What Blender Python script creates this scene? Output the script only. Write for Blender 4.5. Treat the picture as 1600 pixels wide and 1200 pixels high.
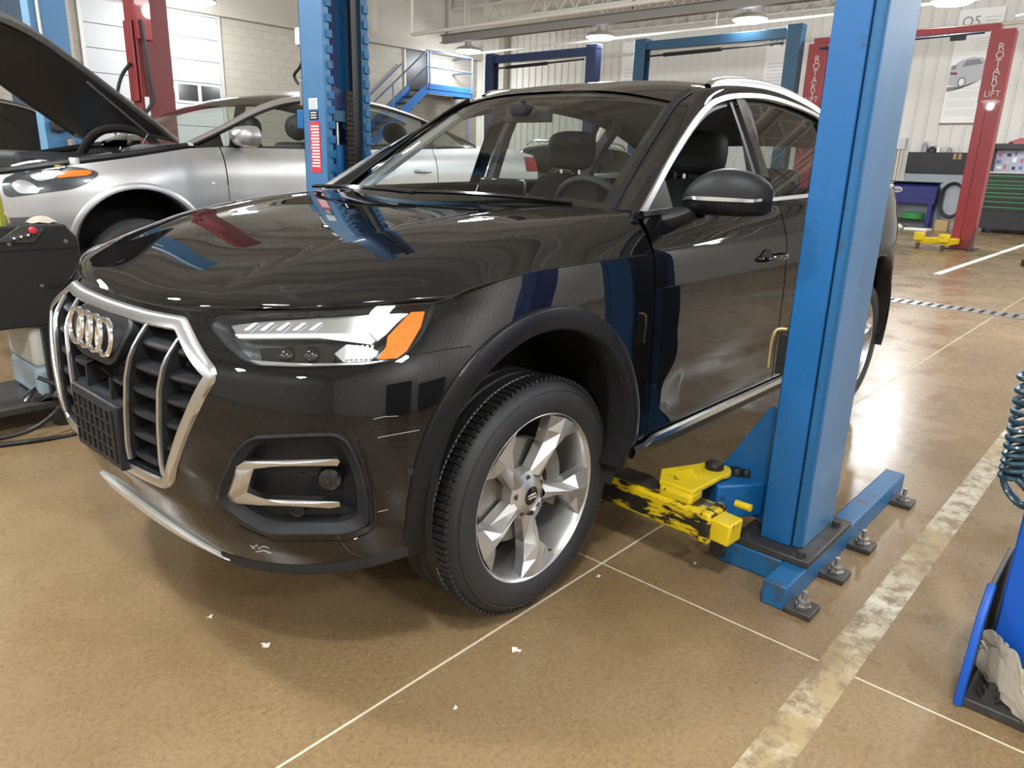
import bpy, bmesh, math, random
import numpy as np
from mathutils import Vector, Matrix
random.seed(7); RNG = np.random.default_rng(7)
for o in list(bpy.data.objects): bpy.data.objects.remove(o)
SC = bpy.context.scene
COL = SC.collection
PI = math.pi

# ------------------------------------------------------------------ camera
FPX = 1152.713
CAMP = np.array([1.57968643, 2.13224983, 1.34797163])
CR = np.array([[-0.669663904, 0.742033886, 0.030593589],
               [0.192556684, 0.213267521, -0.957830302],
               [-0.717267160, -0.635533379, -0.285701146]])   # right, down, forward
cam_d = bpy.data.cameras.new('camera'); cam = bpy.data.objects.new('camera', cam_d); COL.objects.link(cam)
cam_d.sensor_width = 36.0; cam_d.lens = 36.0*FPX/1600.0; cam_d.clip_start = .02; cam_d.clip_end = 200
cam.matrix_world = Matrix(((CR[0][0], -CR[1][0], -CR[2][0], CAMP[0]),
                           (CR[0][1], -CR[1][1], -CR[2][1], CAMP[1]),
                           (CR[0][2], -CR[1][2], -CR[2][2], CAMP[2]), (0, 0, 0, 1)))
SC.camera = cam
# ------------------------------------------------------------------ world, exposure
wd = bpy.data.worlds.new('world'); SC.world = wd; wd.use_nodes = True
wd.node_tree.nodes['Background'].inputs[0].default_value = (.75, .82, 1, 1)
wd.node_tree.nodes['Background'].inputs[1].default_value = .6
SC.view_settings.view_transform = 'Standard'; SC.view_settings.look = 'None'
SC.view_settings.exposure = -0.2; SC.view_settings.gamma = 1.0; SC.view_settings.use_curve_mapping = False
LAMP_POWER = 330.0
LAMP_SPOTS = [(-15.5, -15.2), (-15.5, -10.3), (-15.3, -6.1), (-15.6, -2.15), (-15.5, 2.4), (-7.1, -15.2)] + [(-6.5, y) for y in (-10.3, -6.1, -2.0, 2.4)] + \
             [(x, y) for x in (2.0,) for y in (-10.3, -6.1, -1.5, 2.8, 6.6)] + [(7.2, -5.4), (7.2, -1.1), (7.2, 3.2), (-2.2, 6.6), (-7.0, 6.6), (-13.5, 6.6), (-19.6, -20.8)]  # last three are added, unseen lamps brightening the right-hand wall and the alcove

# ------------------------------------------------------------------ pixel helpers (photo frame 1600x1200)
def ray(px, py):
    d = CR.T @ np.array([(px-800)/FPX, (py-600)/FPX, 1.0]); return d
def at(px, py, x=None, y=None, z=None):
    d = ray(px, py)
    t = (x-CAMP[0])/d[0] if x is not None else (y-CAMP[1])/d[1] if y is not None else (z-CAMP[2])/d[2]
    return CAMP+t*d
def pj(P):
    P = np.asarray(P, float); q = (P-CAMP) @ CR.T
    return np.stack([800+FPX*q[..., 0]/q[..., 2], 600+FPX*q[..., 1]/q[..., 2]], -1)

# ------------------------------------------------------------------ materials
MATS = {}
def mat(name, col=(.5, .5, .5), rough=.5, metal=0, coat=0, coat_rough=.03, spec=.5, emit=None, es=1, bump=None, vary=None, alpha=None, ior=1.45):
    """principled material; vary=(scale, amount) mottles the colour, bump=(scale, strength)"""
    m = bpy.data.materials.new(name); m.use_nodes = True; nt = m.node_tree; b = nt.nodes['Principled BSDF']
    c4 = (*col, 1)
    b.inputs['Base Color'].default_value = c4; b.inputs['Roughness'].default_value = rough
    b.inputs['Metallic'].default_value = metal; b.inputs['Coat Weight'].default_value = coat
    b.inputs['Coat Roughness'].default_value = coat_rough; b.inputs['Specular IOR Level'].default_value = spec
    b.inputs['IOR'].default_value = ior
    if emit: b.inputs['Emission Color'].default_value = (*emit, 1); b.inputs['Emission Strength'].default_value = es
    tc = None
    def coords():
        t = nt.nodes.new('ShaderNodeTexCoord'); return t.outputs['Object']
    if vary:
        n = nt.nodes.new('ShaderNodeTexNoise'); n.inputs['Scale'].default_value = vary[0]; n.inputs['Detail'].default_value = 6
        nt.links.new(coords(), n.inputs['Vector'])
        r = nt.nodes.new('ShaderNodeMix'); r.data_type = 'RGBA'
        a = vary[1]
        r.inputs[6].default_value = (*[max(0, k*(1-a)) for k in col], 1); r.inputs[7].default_value = (*[min(1, k*(1+a)) for k in col], 1)
        nt.links.new(n.outputs['Fac'], r.inputs[0]); nt.links.new(r.outputs[2], b.inputs['Base Color'])
    if bump:
        n = nt.nodes.new('ShaderNodeTexNoise'); n.inputs['Scale'].default_value = bump[0]; n.inputs['Detail'].default_value = 4
        nt.links.new(coords(), n.inputs['Vector'])
        bp = nt.nodes.new('ShaderNodeBump'); bp.inputs['Strength'].default_value = bump[1]; bp.inputs['Distance'].default_value = .01
        nt.links.new(n.outputs['Fac'], bp.inputs['Height']); nt.links.new(bp.outputs[0], b.inputs['Normal'])
    MATS[name] = m; return m
def worn(name, col, under, scale=9, lo=.52, hi=.56, rough=.4, stretch=(1, 1, 1), metal_under=.3, detail=8, coat=0):
    """paint chipped through to a darker ground"""
    m = mat(name, col, rough, coat=coat); nt = m.node_tree; b = nt.nodes['Principled BSDF']
    t = nt.nodes.new('ShaderNodeTexCoord'); mp = nt.nodes.new('ShaderNodeMapping'); mp.inputs['Scale'].default_value = stretch
    n = nt.nodes.new('ShaderNodeTexNoise'); n.inputs['Scale'].default_value = scale; n.inputs['Detail'].default_value = detail; n.inputs['Roughness'].default_value = .65
    rp = nt.nodes.new('ShaderNodeMapRange'); rp.inputs[1].default_value = lo; rp.inputs[2].default_value = hi
    mx = nt.nodes.new('ShaderNodeMix'); mx.data_type = 'RGBA'; mx.inputs[6].default_value = (*col, 1); mx.inputs[7].default_value = (*under, 1)
    nt.links.new(t.outputs['Object'], mp.inputs[0]); nt.links.new(mp.outputs[0], n.inputs['Vector']); nt.links.new(n.outputs['Fac'], rp.inputs[0])
    nt.links.new(rp.outputs[0], mx.inputs[0]); nt.links.new(mx.outputs[2], b.inputs['Base Color'])
    return m
def glass(name, tint=(.8, .86, .84), rough=.0, ior=1.5, boost=1.0):
    m = bpy.data.materials.new(name); m.use_nodes = True; nt = m.node_tree; nt.nodes.clear()
    o = nt.nodes.new('ShaderNodeOutputMaterial'); mx = nt.nodes.new('ShaderNodeMixShader'); lw = nt.nodes.new('ShaderNodeLayerWeight'); lw.inputs[0].default_value = .5
    pw_ = nt.nodes.new('ShaderNodeMath'); pw_.operation = 'POWER'; pw_.inputs[1].default_value = 5; nt.links.new(lw.outputs['Facing'], pw_.inputs[0])
    f = nt.nodes.new('ShaderNodeMath'); f.operation = 'MULTIPLY_ADD'; f.inputs[1].default_value = .92; f.inputs[2].default_value = .05; nt.links.new(pw_.outputs[0], f.inputs[0])
    t = nt.nodes.new('ShaderNodeBsdfTransparent'); t.inputs[0].default_value = (*tint, 1)
    g = nt.nodes.new('ShaderNodeBsdfGlossy'); g.inputs['Roughness'].default_value = rough; g.inputs[0].default_value = (boost, boost, boost, 1)
    nt.links.new(f.outputs[0], mx.inputs[0]); nt.links.new(t.outputs[0], mx.inputs[1]); nt.links.new(g.outputs[0], mx.inputs[2]); nt.links.new(mx.outputs[0], o.inputs[0])
    MATS[name] = m; return m

# ------------------------------------------------------------------ object helpers (all coordinates in world metres)
WL = {}
def wl(o): return WL.get(o.name, np.zeros(3)) if o is not None else np.zeros(3)
def link(o, parent=None, c=(0, 0, 0)):
    COL.objects.link(o); WL[o.name] = np.array(c, float)
    if parent is not None: o.parent = parent; o.location = Vector(np.array(c, float)-wl(parent))
    else: o.location = Vector(c)
    return o
def tag(o, label=None, cat=None, group=None, kind=None):
    if label: o['label'] = label
    if cat: o['category'] = cat
    if group: o['group'] = group
    if kind: o['kind'] = kind
    return o
def thing(name, label, cat, loc=(0, 0, 0), group=None):
    o = bpy.data.objects.new(name, None); o.empty_display_size = .1; link(o, None, loc)
    return tag(o, label, cat, group)
class MB:
    """collects shapes into one mesh"""
    def __init__(s): s.v = []; s.f = []; s.n = 0
    def add(s, v, f):
        v = np.asarray(v, float).reshape(-1, 3); s.v.append(v); s.f += [tuple(i+s.n for i in q) for q in f]; s.n += len(v); return s
    def box(s, a, b):
        a = np.minimum(np.array(a, float), b), np.maximum(np.array(a, float), b); (x0, y0, z0), (x1, y1, z1) = a
        return s.add([(x0, y0, z0), (x1, y0, z0), (x1, y1, z0), (x0, y1, z0), (x0, y0, z1), (x1, y0, z1), (x1, y1, z1), (x0, y1, z1)],
                     [(0, 3, 2, 1), (4, 5, 6, 7), (0, 1, 5, 4), (1, 2, 6, 5), (2, 3, 7, 6), (3, 0, 4, 7)])
    def cbox(s, c, d): c = np.array(c, float); d = np.array(d, float)/2; return s.box(c-d, c+d)
    def bar(s, a, b, w, h, up=(0, 0, 1)):
        """box from a to b, width w (sideways), height h (along up)"""
        a = np.array(a, float); b = np.array(b, float); t = b-a; t /= np.linalg.norm(t)
        sd = np.cross(t, up); sd /= np.linalg.norm(sd); u = np.cross(sd, t)
        v = [p+sd*i*w/2+u*j*h/2 for p in (a, b) for i, j in ((-1, -1), (1, -1), (1, 1), (-1, 1))]
        return s.add(v, [(0, 1, 2, 3), (7, 6, 5, 4), (0, 4, 5, 1), (1, 5, 6, 2), (2, 6, 7, 3), (3, 7, 4, 0)])
    def tube(s, pts, r, n=10, closed=False, cap=True):
        P = np.array(pts, float); N = len(P); R = np.full(N, r) if np.isscalar(r) else np.array(r)
        T = np.gradient(P, axis=0) if not closed else np.roll(P, -1, 0)-np.roll(P, 1, 0)
        T /= np.linalg.norm(T, axis=1)[:, None]+1e-12
        up = np.array([0, 0, 1.]) if abs(T[0][2]) < .9 else np.array([1., 0, 0])
        a = np.cross(T[0], up); a /= np.linalg.norm(a); V = []
        for i in range(N):
            a = a-T[i]*(a@T[i]); a /= np.linalg.norm(a)+1e-12; b = np.cross(T[i], a)
            for k in range(n): V.append(P[i]+R[i]*(a*math.cos(2*PI*k/n)+b*math.sin(2*PI*k/n)))
        F = []
        for i in range(N if closed else N-1):
            j = (i+1) % N
            for k in range(n): F.append((i*n+k, i*n+(k+1) % n, j*n+(k+1) % n, j*n+k))
        if cap and not closed: F.append(tuple(range(n-1, -1, -1))); F.append(tuple((N-1)*n+k for k in range(n)))
        return s.add(V, F)
    def cyl(s, a, b, r, n=20, r2=None): return s.tube([a, b], [r, r if r2 is None else r2], n)
    def grid(s, P, flip=False, close_u=False, close_v=False):
        P = np.asarray(P, float); nu, nv = P.shape[:2]; F = []
        for i in range(nu if close_u else nu-1):
            for j in range(nv if close_v else nv-1):
                q = (i*nv+j, ((i+1) % nu)*nv+j, ((i+1) % nu)*nv+(j+1) % nv, i*nv+(j+1) % nv)
                F.append(q[::-1] if flip else q)
        return s.add(P.reshape(-1, 3), F)
    def prism(s, poly, d):
        """planar polygon (3d points) extruded by vector d"""
        P = np.array(poly, float); n = len(P); d = np.array(d, float)
        return s.add(np.vstack([P, P+d]), [tuple(range(n))[::-1], tuple(range(n, 2*n))]+[(i, (i+1) % n, n+(i+1) % n, n+i) for i in range(n)])
    def lathe(s, prof, c, axis=(0, 1, 0), n=48, closed=False):
        """prof: list of (r, h) ; revolved about axis through c"""
        ax = np.array(axis, float); ax /= np.linalg.norm(ax); u = np.cross(ax, [0, 0, 1.] if abs(ax[2]) < .9 else [1., 0, 0]); u /= np.linalg.norm(u); w = np.cross(ax, u)
        P = np.array([[np.array(c)+ax*h+r*(u*math.cos(2*PI*k/n)+w*math.sin(2*PI*k/n)) for k in range(n)] for r, h in prof])
        return s.grid(P, close_v=True, close_u=closed)
    def mirror_y(s):
        V = np.vstack(s.v); n = len(V); V2 = V*[1, -1, 1]; f = list(s.f); s.v = [V, V2]; s.f = f+[tuple(i+n for i in q[::-1]) for q in f]; s.n = 2*n; return s
    def build(s, name, m=None, parent=None, smooth=None, kind=None, label=None, bevel=0, bseg=2, recalc=True, merge=0):
        V = np.vstack(s.v); c = (V.min(0)+V.max(0))/2
        if parent is None: c[2] = V[:, 2].min()
        me = bpy.data.meshes.new(name); me.from_pydata((V-c).tolist(), [], s.f); me.update()
        if recalc or merge:
            bm = bmesh.new(); bm.from_mesh(me)
            if merge: bmesh.ops.remove_doubles(bm, verts=bm.verts, dist=merge)
            if recalc: bmesh.ops.recalc_face_normals(bm, faces=bm.faces)
            bm.to_mesh(me); bm.free()
        o = bpy.data.objects.new(name, me); link(o, parent, c)
        if m is not None: me.materials.append(MATS[m] if isinstance(m, str) else m)
        if bevel:
            md = o.modifiers.new('bevel', 'BEVEL'); md.width = bevel; md.segments = bseg; md.limit_method = 'ANGLE'; md.angle_limit = math.radians(40)
        if smooth is None: smooth = 35
        if smooth:
            me.polygons.foreach_set('use_smooth', [True]*len(me.polygons))
            if smooth < 170: me.set_sharp_from_angle(angle=math.radians(smooth))
        if kind: o['kind'] = kind
        if label: o['label'] = label
        return o
def dup(root, loc=None, rotz=None, label=None, group=None, parent=None):
    def cp(o, par):
        c = o.copy(); COL.objects.link(c); c.parent = par; WL[c.name] = wl(o)
        for ch in o.children: cp(ch, c)
        return c
    r = cp(root, parent if parent is not None else root.parent)
    if loc is not None: r.location = loc
    if rotz is not None: r.rotation_euler = (0, 0, rotz)
    if label: r['label'] = label
    if group: r['group'] = group
    return r
def text_mesh(name, body, size, M4, m, parent, ext=.001):
    """flat lettering; M4 places the x-right y-up text plane in the world"""
    cu = bpy.data.curves.new(name, 'FONT'); cu.body = body; cu.size = size; cu.extrude = ext; cu.align_x = 'CENTER'; cu.align_y = 'CENTER'; cu.resolution_u = 3
    t = bpy.data.objects.new(name, cu); me = bpy.data.meshes.new_from_object(t); bpy.data.objects.remove(t)
    V = np.array([tuple(M4 @ v.co) for v in me.vertices]); F = [tuple(p.vertices) for p in me.polygons]
    return MB().add(V, F).build(name, m, parent, smooth=0)
def frame4(o, xdir, ydir):
    x = Vector(xdir).normalized(); y = Vector(ydir).normalized(); z = x.cross(y)
    return Matrix(((x.x, y.x, z.x, o[0]), (x.y, y.y, z.y, o[1]), (x.z, y.z, z.z, o[2]), (0, 0, 0, 1)))
# ------------------------------------------------------------------ curves
def spline(P, n):
    """smooth curve through the points, n samples (Catmull-Rom, chord-length parameter)"""
    P = np.asarray(P, float); d = np.maximum(np.linalg.norm(np.diff(P, axis=0), axis=1), 1e-6)**.5
    t = np.r_[0, np.cumsum(d)]; q = np.linspace(0, t[-1], n); m = np.empty_like(P)
    dt = np.diff(t)[:, None]; s = np.diff(P, axis=0)/dt
    m[1:-1] = (s[:-1]*dt[1:]+s[1:]*dt[:-1])/(dt[1:]+dt[:-1]); m[0] = (3*s[0]-m[1])/2 if len(P) > 2 else s[0]; m[-1] = (3*s[-1]-m[-2])/2 if len(P) > 2 else s[-1]
    i = np.clip(np.searchsorted(t, q, 'right')-1, 0, len(P)-2); h = dt[i]; u = ((q-t[i])[:, None])/h
    return (2*u**3-3*u**2+1)*P[i]+(u**3-2*u**2+u)*h*m[i]+(-2*u**3+3*u**2)*P[i+1]+(u**3-u**2)*h*m[i+1]
def patch(rows, nu, nv):
    A = np.array([spline(r, nv) for r in rows])
    return np.stack([spline(A[:, j], nu) for j in range(nv)], 1)
def sm(k, v, sig=.02):
    """smoothed table lookup"""
    k = np.array(k, float); v = np.array(v, float); g = np.linspace(k[0]-.2, k[-1]+.2, 1200); y = np.interp(g, k, v)
    st = g[1]-g[0]; w = np.arange(-60, 61)*st; ke = np.exp(-.5*(w/sig)**2); ke /= ke.sum()
    y = np.convolve(np.pad(y, 60, 'edge'), ke, 'valid')
    return lambda q: np.interp(q, g, y)
def dense(poly, step, closed=True):
    P = np.array(poly, float); out = []; n = len(P)
    for i in range(n if closed else n-1):
        a = P[i]; b = P[(i+1) % n]; k = max(1, int(np.linalg.norm(b-a)/step))
        out += [a+(b-a)*j/k for j in range(k)]
    if not closed: out.append(P[-1])
    return np.array(out)
def rounded(poly, r, n=5):
    P = np.array(poly, float); out = []; N = len(P)
    for i in range(N):
        a, b, c = P[i-1], P[i], P[(i+1) % N]; u = a-b; w = c-b; lu = np.linalg.norm(u); lw = np.linalg.norm(w); k = min(r, .45*lu, .45*lw)
        p = b+u/lu*k; q = b+w/lw*k
        for t in np.linspace(0, 1, n): out.append((1-t)**2*p+2*t*(1-t)*b+t*t*q)
    return np.array(out)
def inpoly(P, poly):
    x, y = P[:, 0], P[:, 1]; r = np.zeros(len(P), bool); n = len(poly); j = n-1
    for i in range(n):
        xi, yi = poly[i]; xj, yj = poly[j]
        c = ((yi > y) != (yj > y)) & (x < (xj-xi)*(y-yi)/(yj-yi+1e-15)+xi); r ^= c; j = i
    return r
def nearest(P, poly):
    A = np.asarray(poly, float); B = np.roll(A, -1, 0); best = np.full(len(P), 1e18); out = P.copy()
    for a, b in zip(A, B):
        d = b-a; t = np.clip(((P-a)@d)/(d@d+1e-15), 0, 1); q = a+t[:, None]*d; e = ((P-q)**2).sum(1); w = e < best; best[w] = e[w]; out[w] = q[w]
    return out, np.sqrt(best)
# ------------------------------------------------------------------ materials
mat('car_black', (.0045, .0045, .005), .5, coat=1, coat_rough=.015, spec=0)
mat('clad_black', (.007, .007, .008), .3, spec=.25)
mat('lamp_grey', (.16, .17, .18), .25, .6)
mat('car_plastic', (.014, .0145, .016), .46, spec=.32, bump=(220, .06))
mat('gloss_black', (.006, .006, .007), .12, coat=.6)
mat('deep_black', (.004, .004, .004), .8)
mat('chrome', (.82, .83, .85), .07, 1)
mat('satin', (.56, .57, .58), .27, 1)
mat('rim_silver', (.58, .575, .56), .30, .85, coat=.35)
mat('rim_dark', (.30, .29, .27), .35, .8)
mat('steel', (.42, .41, .39), .38, .9, vary=(40, .25))
mat('dark_steel', (.07, .067, .062), .5, .6, vary=(30, .4))
mat('rubber', (.018, .018, .019), .62, bump=(300, .05))
mat('rubber_white', (.55, .55, .53), .7)
mat('skid_silver', (.62, .62, .60), .4, .25)
mat('lamp_silver', (.72, .74, .76), .16, .9)
mat('lamp_white', (.85, .87, .88), .25)
mat('lamp_dark', (.05, .055, .06), .25, .5)
mat('amber', (.85, .19, .01), .15, coat=1)
mat('red_lens', (.22, .008, .01), .15, coat=1)
mat('interior', (.015, .0155, .017), .6, bump=(160, .08))
mat('interior_grey', (.12, .12, .118), .7)
mat('headliner', (.42, .42, .40), .9)
glass('windscreen_glass', (.85, .90, .87), boost=.85)
glass('side_glass', (.66, .69, .68), boost=.9)
glass('dark_glass', (.10, .11, .11))
glass('lamp_glass', (.93, .95, .96))
mat('disc_iron', (.30, .28, .26), .42, .9)
mat('blue_light', (.045, .15, .30), .42, coat=.25, vary=(3, .10))
worn('blue_post', (.006, .105, .30), (.03, .03, .03), 14, .63, .72, .4, coat=.15)
worn('blue_frame', (.012, .105, .25), (.05, .045, .04), 13, .56, .68, .45)
worn('blue_bright', (.004, .075, .40), (.03, .03, .04), 9, .68, .74, .4)
mat('blue_dark', (.018, .035, .10), .5)
mat('blue_teal', (.018, .075, .14), .45)
mat('blue_rail', (.04, .17, .48), .45)
worn('yellow_worn', (.66, .47, .01), (.02, .017, .014), 11, .44, .48, .38, stretch=(2.2, .55, 2.6))
worn('yellow', (.66, .48, .012), (.03, .025, .02), 16, .64, .68, .35)
mat('pad_rubber', (.03, .022, .018), .8, bump=(60, .2))
mat('red_paint', (.25, .016, .02), .42, coat=.2, vary=(4, .15))
mat('red_dark', (.12, .012, .014), .5)
mat('label_red', (.55, .03, .05), .5)
mat('label_white', (.75, .76, .78), .5)
mat('letter_white', (.55, .50, .48), .6)
mat('silver_paint', (.42, .415, .42), .35, .7, coat=.9, coat_rough=.04)
mat('dark_paint', (.012, .013, .014), .3, coat=1)
mat('grey_paint', (.16, .17, .175), .35, .4, coat=.8)
mat('beige_wall', (.42, .395, .345), .75, bump=(8, .1), vary=(.7, .07))
mat('rib_wall', (.66, .645, .605), .5, vary=(.6, .06))
mat('white_wall', (.50, .51, .535), .6)
mat('ceil', (.56, .54, .49), .8)
mat('pipe_white', (.6, .57, .50), .5)
mat('beam_grey', (.21, .195, .175), .6)
mat('poster', (.80, .80, .78), .55)
mat('poster_ink', (.22, .22, .23), .6)
mat('poster_grey', (.50, .50, .50), .6)
mat('poster_silver', (.45, .46, .48), .6)
mat('bench_grey', (.30, .32, .35), .45, .3)
mat('tool_black', (.014, .014, .015), .4)
mat('tool_green', (.03, .22, .05), .45)
mat('wash_blue', (.02, .022, .13), .5)
mat('hose_black', (.012, .012, .013), .5)
mat('hose_teal', (.008, .035, .055), .32, coat=.4)
mat('hose_yellow', (.28, .29, .03), .45)
mat('cardboard', (.36, .25, .12), .8)
mat('paper', (.78, .77, .72), .8)
mat('cloth', (.46, .41, .33), .95, vary=(9, .25), bump=(90, .25))
mat('tank_white', (.58, .58, .54), .45)
mat('tank_fluid', (.33, .42, .50), .35)
mat('brass', (.55, .42, .2), .35, .8)
mat('lamp_emit', (.9, .9, .88), .4, emit=(.96, .985, 1), es=70)
mat('lamp_shell', (.5, .5, .48), .5, .3)
mat('underbody', (.02, .02, .02), .8)
mat('photo_wall', (.42, .43, .52), .6, vary=(7, .3))
mat('photo_red', (.5, .12, .13), .6)
mat('photo_blue', (.15, .18, .42), .6)
def floor_mat():
    m = mat('concrete', (.28, .19, .11), .3); nt = m.node_tree; b = nt.nodes['Principled BSDF']
    tc = nt.nodes.new('ShaderNodeTexCoord'); geo = nt.nodes.new('ShaderNodeNewGeometry')
    def noise(sc, det=8, ro=.6):
        n = nt.nodes.new('ShaderNodeTexNoise'); n.inputs['Scale'].default_value = sc; n.inputs['Detail'].default_value = det; n.inputs['Roughness'].default_value = ro
        nt.links.new(geo.outputs['Position'], n.inputs['Vector']); return n.outputs['Fac']
    def ramp(f, stops):
        r = nt.nodes.new('ShaderNodeValToRGB'); nt.links.new(f, r.inputs[0]); e = r.color_ramp.elements
        while len(e) < len(stops): e.new(.5)
        for k, (p, c) in enumerate(stops): e[k].position = p; e[k].color = (*c, 1)
        return r.outputs[0]
    big = ramp(noise(.55, 5), [(.30, (.180, .118, .056)), (.5, (.240, .163, .083)), (.72, (.300, .212, .120))])
    fine = ramp(noise(75, 9, .75), [(.33, (.58, .56, .53)), (.5, (1, 1, 1)), (.7, (1.3, 1.3, 1.28))])
    mx = nt.nodes.new('ShaderNodeMix'); mx.data_type = 'RGBA'; mx.blend_type = 'MULTIPLY'; mx.inputs[0].default_value = .85
    nt.links.new(big, mx.inputs[6]); nt.links.new(fine, mx.inputs[7])
    spots = ramp(noise(11, 10, .85), [(.66, (0, 0, 0)), (.74, (1, 1, 1))])
    m2 = nt.nodes.new('ShaderNodeMix'); m2.data_type = 'RGBA'; m2.inputs[7].default_value = (.05, .04, .03, 1)
    ml = nt.nodes.new('ShaderNodeMath'); ml.operation = 'MULTIPLY'; ml.inputs[1].default_value = .35
    nt.links.new(spots, ml.inputs[0]); nt.links.new(ml.outputs[0], m2.inputs[0]); nt.links.new(mx.outputs[2], m2.inputs[6]); nt.links.new(m2.outputs[2], b.inputs['Base Color'])
    r = nt.nodes.new('ShaderNodeMapRange'); r.inputs[1].default_value = .3; r.inputs[2].default_value = .7; r.inputs[3].default_value = .16; r.inputs[4].default_value = .40
    nt.links.new(noise(2.2, 8, .7), r.inputs[0]); nt.links.new(r.outputs[0], b.inputs['Roughness'])
    bp = nt.nodes.new('ShaderNodeBump'); bp.inputs['Strength'].default_value = .12; bp.inputs['Distance'].default_value = .01
    nt.links.new(noise(5, 8, .6), bp.inputs['Height']); nt.links.new(bp.outputs[0], b.inputs['Normal'])
floor_mat()
mat('joint_fill', (.62, .55, .42), .7)
def line_mat():
    m = mat('line_paint', (.6, .5, .2), .5); nt = m.node_tree; b = nt.nodes['Principled BSDF']
    geo = nt.nodes.new('ShaderNodeNewGeometry')
    def noise(sc, lo, hi, det=9, ro=.7):
        n = nt.nodes.new('ShaderNodeTexNoise'); n.inputs['Scale'].default_value = sc; n.inputs['Detail'].default_value = det; n.inputs['Roughness'].default_value = ro
        nt.links.new(geo.outputs['Position'], n.inputs['Vector']); r = nt.nodes.new('ShaderNodeMapRange'); r.inputs[1].default_value = lo; r.inputs[2].default_value = hi
        nt.links.new(n.outputs['Fac'], r.inputs[0]); return r.outputs[0]
    a = nt.nodes.new('ShaderNodeMix'); a.data_type = 'RGBA'; a.inputs[6].default_value = (.34, .255, .125, 1); a.inputs[7].default_value = (.62, .57, .46, 1)
    nt.links.new(noise(1.3, .44, .58), a.inputs[0])
    c = nt.nodes.new('ShaderNodeMix'); c.data_type = 'RGBA'; c.inputs[7].default_value = (.21, .145, .08, 1)
    nt.links.new(noise(14, .46, .60), c.inputs[0]); nt.links.new(a.outputs[2], c.inputs[6]); nt.links.new(c.outputs[2], b.inputs['Base Color'])
line_mat()
def dirty_paint():
    m = MATS['car_black']; nt = m.node_tree; b = nt.nodes['Principled BSDF']; geo = nt.nodes.new('ShaderNodeNewGeometry')
    n = nt.nodes.new('ShaderNodeTexNoise'); n.inputs['Scale'].default_value = 70; n.inputs['Detail'].default_value = 10; n.inputs['Roughness'].default_value = .82
    nt.links.new(geo.outputs['Position'], n.inputs['Vector']); r = nt.nodes.new('ShaderNodeMapRange'); r.inputs[1].default_value = .62; r.inputs[2].default_value = .78; r.inputs[4].default_value = .5
    nt.links.new(n.outputs['Fac'], r.inputs[0]); mx = nt.nodes.new('ShaderNodeMix'); mx.data_type = 'RGBA'; mx.inputs[6].default_value = (.0045, .0045, .005, 1); mx.inputs[7].default_value = (.07, .066, .06, 1)
    nt.links.new(r.outputs[0], mx.inputs[0]); nt.links.new(mx.outputs[2], b.inputs['Base Color'])
dirty_paint()
mat('blue_pale', (.16, .34, .52), .42, vary=(3, .08))
mat('blue_slate', (.05, .08, .13), .5)
mat('blue_steel', (.14, .2, .34), .4, .5)
mat('tool_black2', (.016, .016, .017), .45, bump=(90, .06))
mat('bag_black', (.02, .02, .02), .22, coat=.6)
# ------------------------------------------------------------------ the hall
XB, XF, YL, YR, ZC = -22.5, 9.5, -16.5, 8.5, 6.4
def struct(mb, name, m, parent=None, **k):
    o = mb.build(name, m, parent, **k)
    if parent is None: o['kind'] = 'structure'
    return o
floor = struct(MB().box((XB-.1, -22.2, -.12), (XF, YR, -.0012)), 'floor', 'joint_fill')
xs = [XB, -13.39, -6.89, -.39, 6.11, XF]; ys = [-22.0, -17.16, -11.16, -5.16, .84, 6.84, YR]; g = .0042
for i in range(len(xs)-1):
    for j in range(len(ys)-1):
        MB().box((xs[i]+g, ys[j]+g, -.0012), (xs[i+1]-g, ys[j+1]-g, 0)).build('slab', 'concrete', floor, smooth=0)
MB().box((-3.9, 1.605, 0), (.9, 1.705, .0012)).build('painted_line', 'line_paint', floor, smooth=0, label='worn yellow and white painted bay line')
MB().box((-20, -.50, 0), (-10.6, -.40, .002)).build('painted_line', 'paper', floor, smooth=0, label='white painted line')
gr = MB().box((-7.66, -6, 0), (-7.62, 4, .008)).box((-7.36, -6, 0), (-7.32, 4, .008))
dg = thing('drain_grate', 'long dark slotted trench drain grate across the concrete floor', 'drain', (-7.5, -1, 0))
gr.build('frame', 'steel', dg, smooth=0)
MB().box((-7.62, -6, 0), (-7.36, 4, .002)).build('channel', 'deep_black', dg, smooth=0)
sl = None
for k in range(100):
    y = -5.95+k*.1
    if sl is None: sl = MB().box((-7.62, y-.03, .002), (-7.36, y+.03, .007)).build('slat', 'steel', dg, smooth=0)
    else:
        c = sl.copy(); COL.objects.link(c); c.location.y += k*.1
wb = struct(MB().box((XB-.15, -22.2, 0), (XB, YR, ZC)), 'wall_back', 'rib_wall')
def ribs(parent, pts, mb):
    r0 = mb.build('rib', 'rib_wall', parent, smooth=0); base = r0.location.copy(); first = True
    for d in pts:
        o = r0 if first else r0.copy()
        if not first: COL.objects.link(o)
        first = False; o.location = base+Vector(d)
rb = MB().prism([(XB, -.035, .02), (XB+.035, -.02, .02), (XB+.035, .02, .02), (XB, .035, .02)], (0, 0, ZC-.05))
ribs(wb, [(0, y, 0) for y in np.arange(-21.8, YR-.2, .33)], rb)
wr = struct(MB().box((XB, YR, 0), (XF, YR+.15, ZC)), 'wall_right', 'rib_wall')
rb = MB().prism([(-.035, YR, .02), (-.02, YR-.035, .02), (.02, YR-.035, .02), (.035, YR, .02)], (0, 0, ZC-.05))
ribs(wr, [(x, 0, 0) for x in np.arange(-12, XF-.2, .33)], rb)
wf = struct(MB().box((XF, YL, 0), (XF+.15, YR, ZC)), 'wall_front', 'beige_wall')
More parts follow.
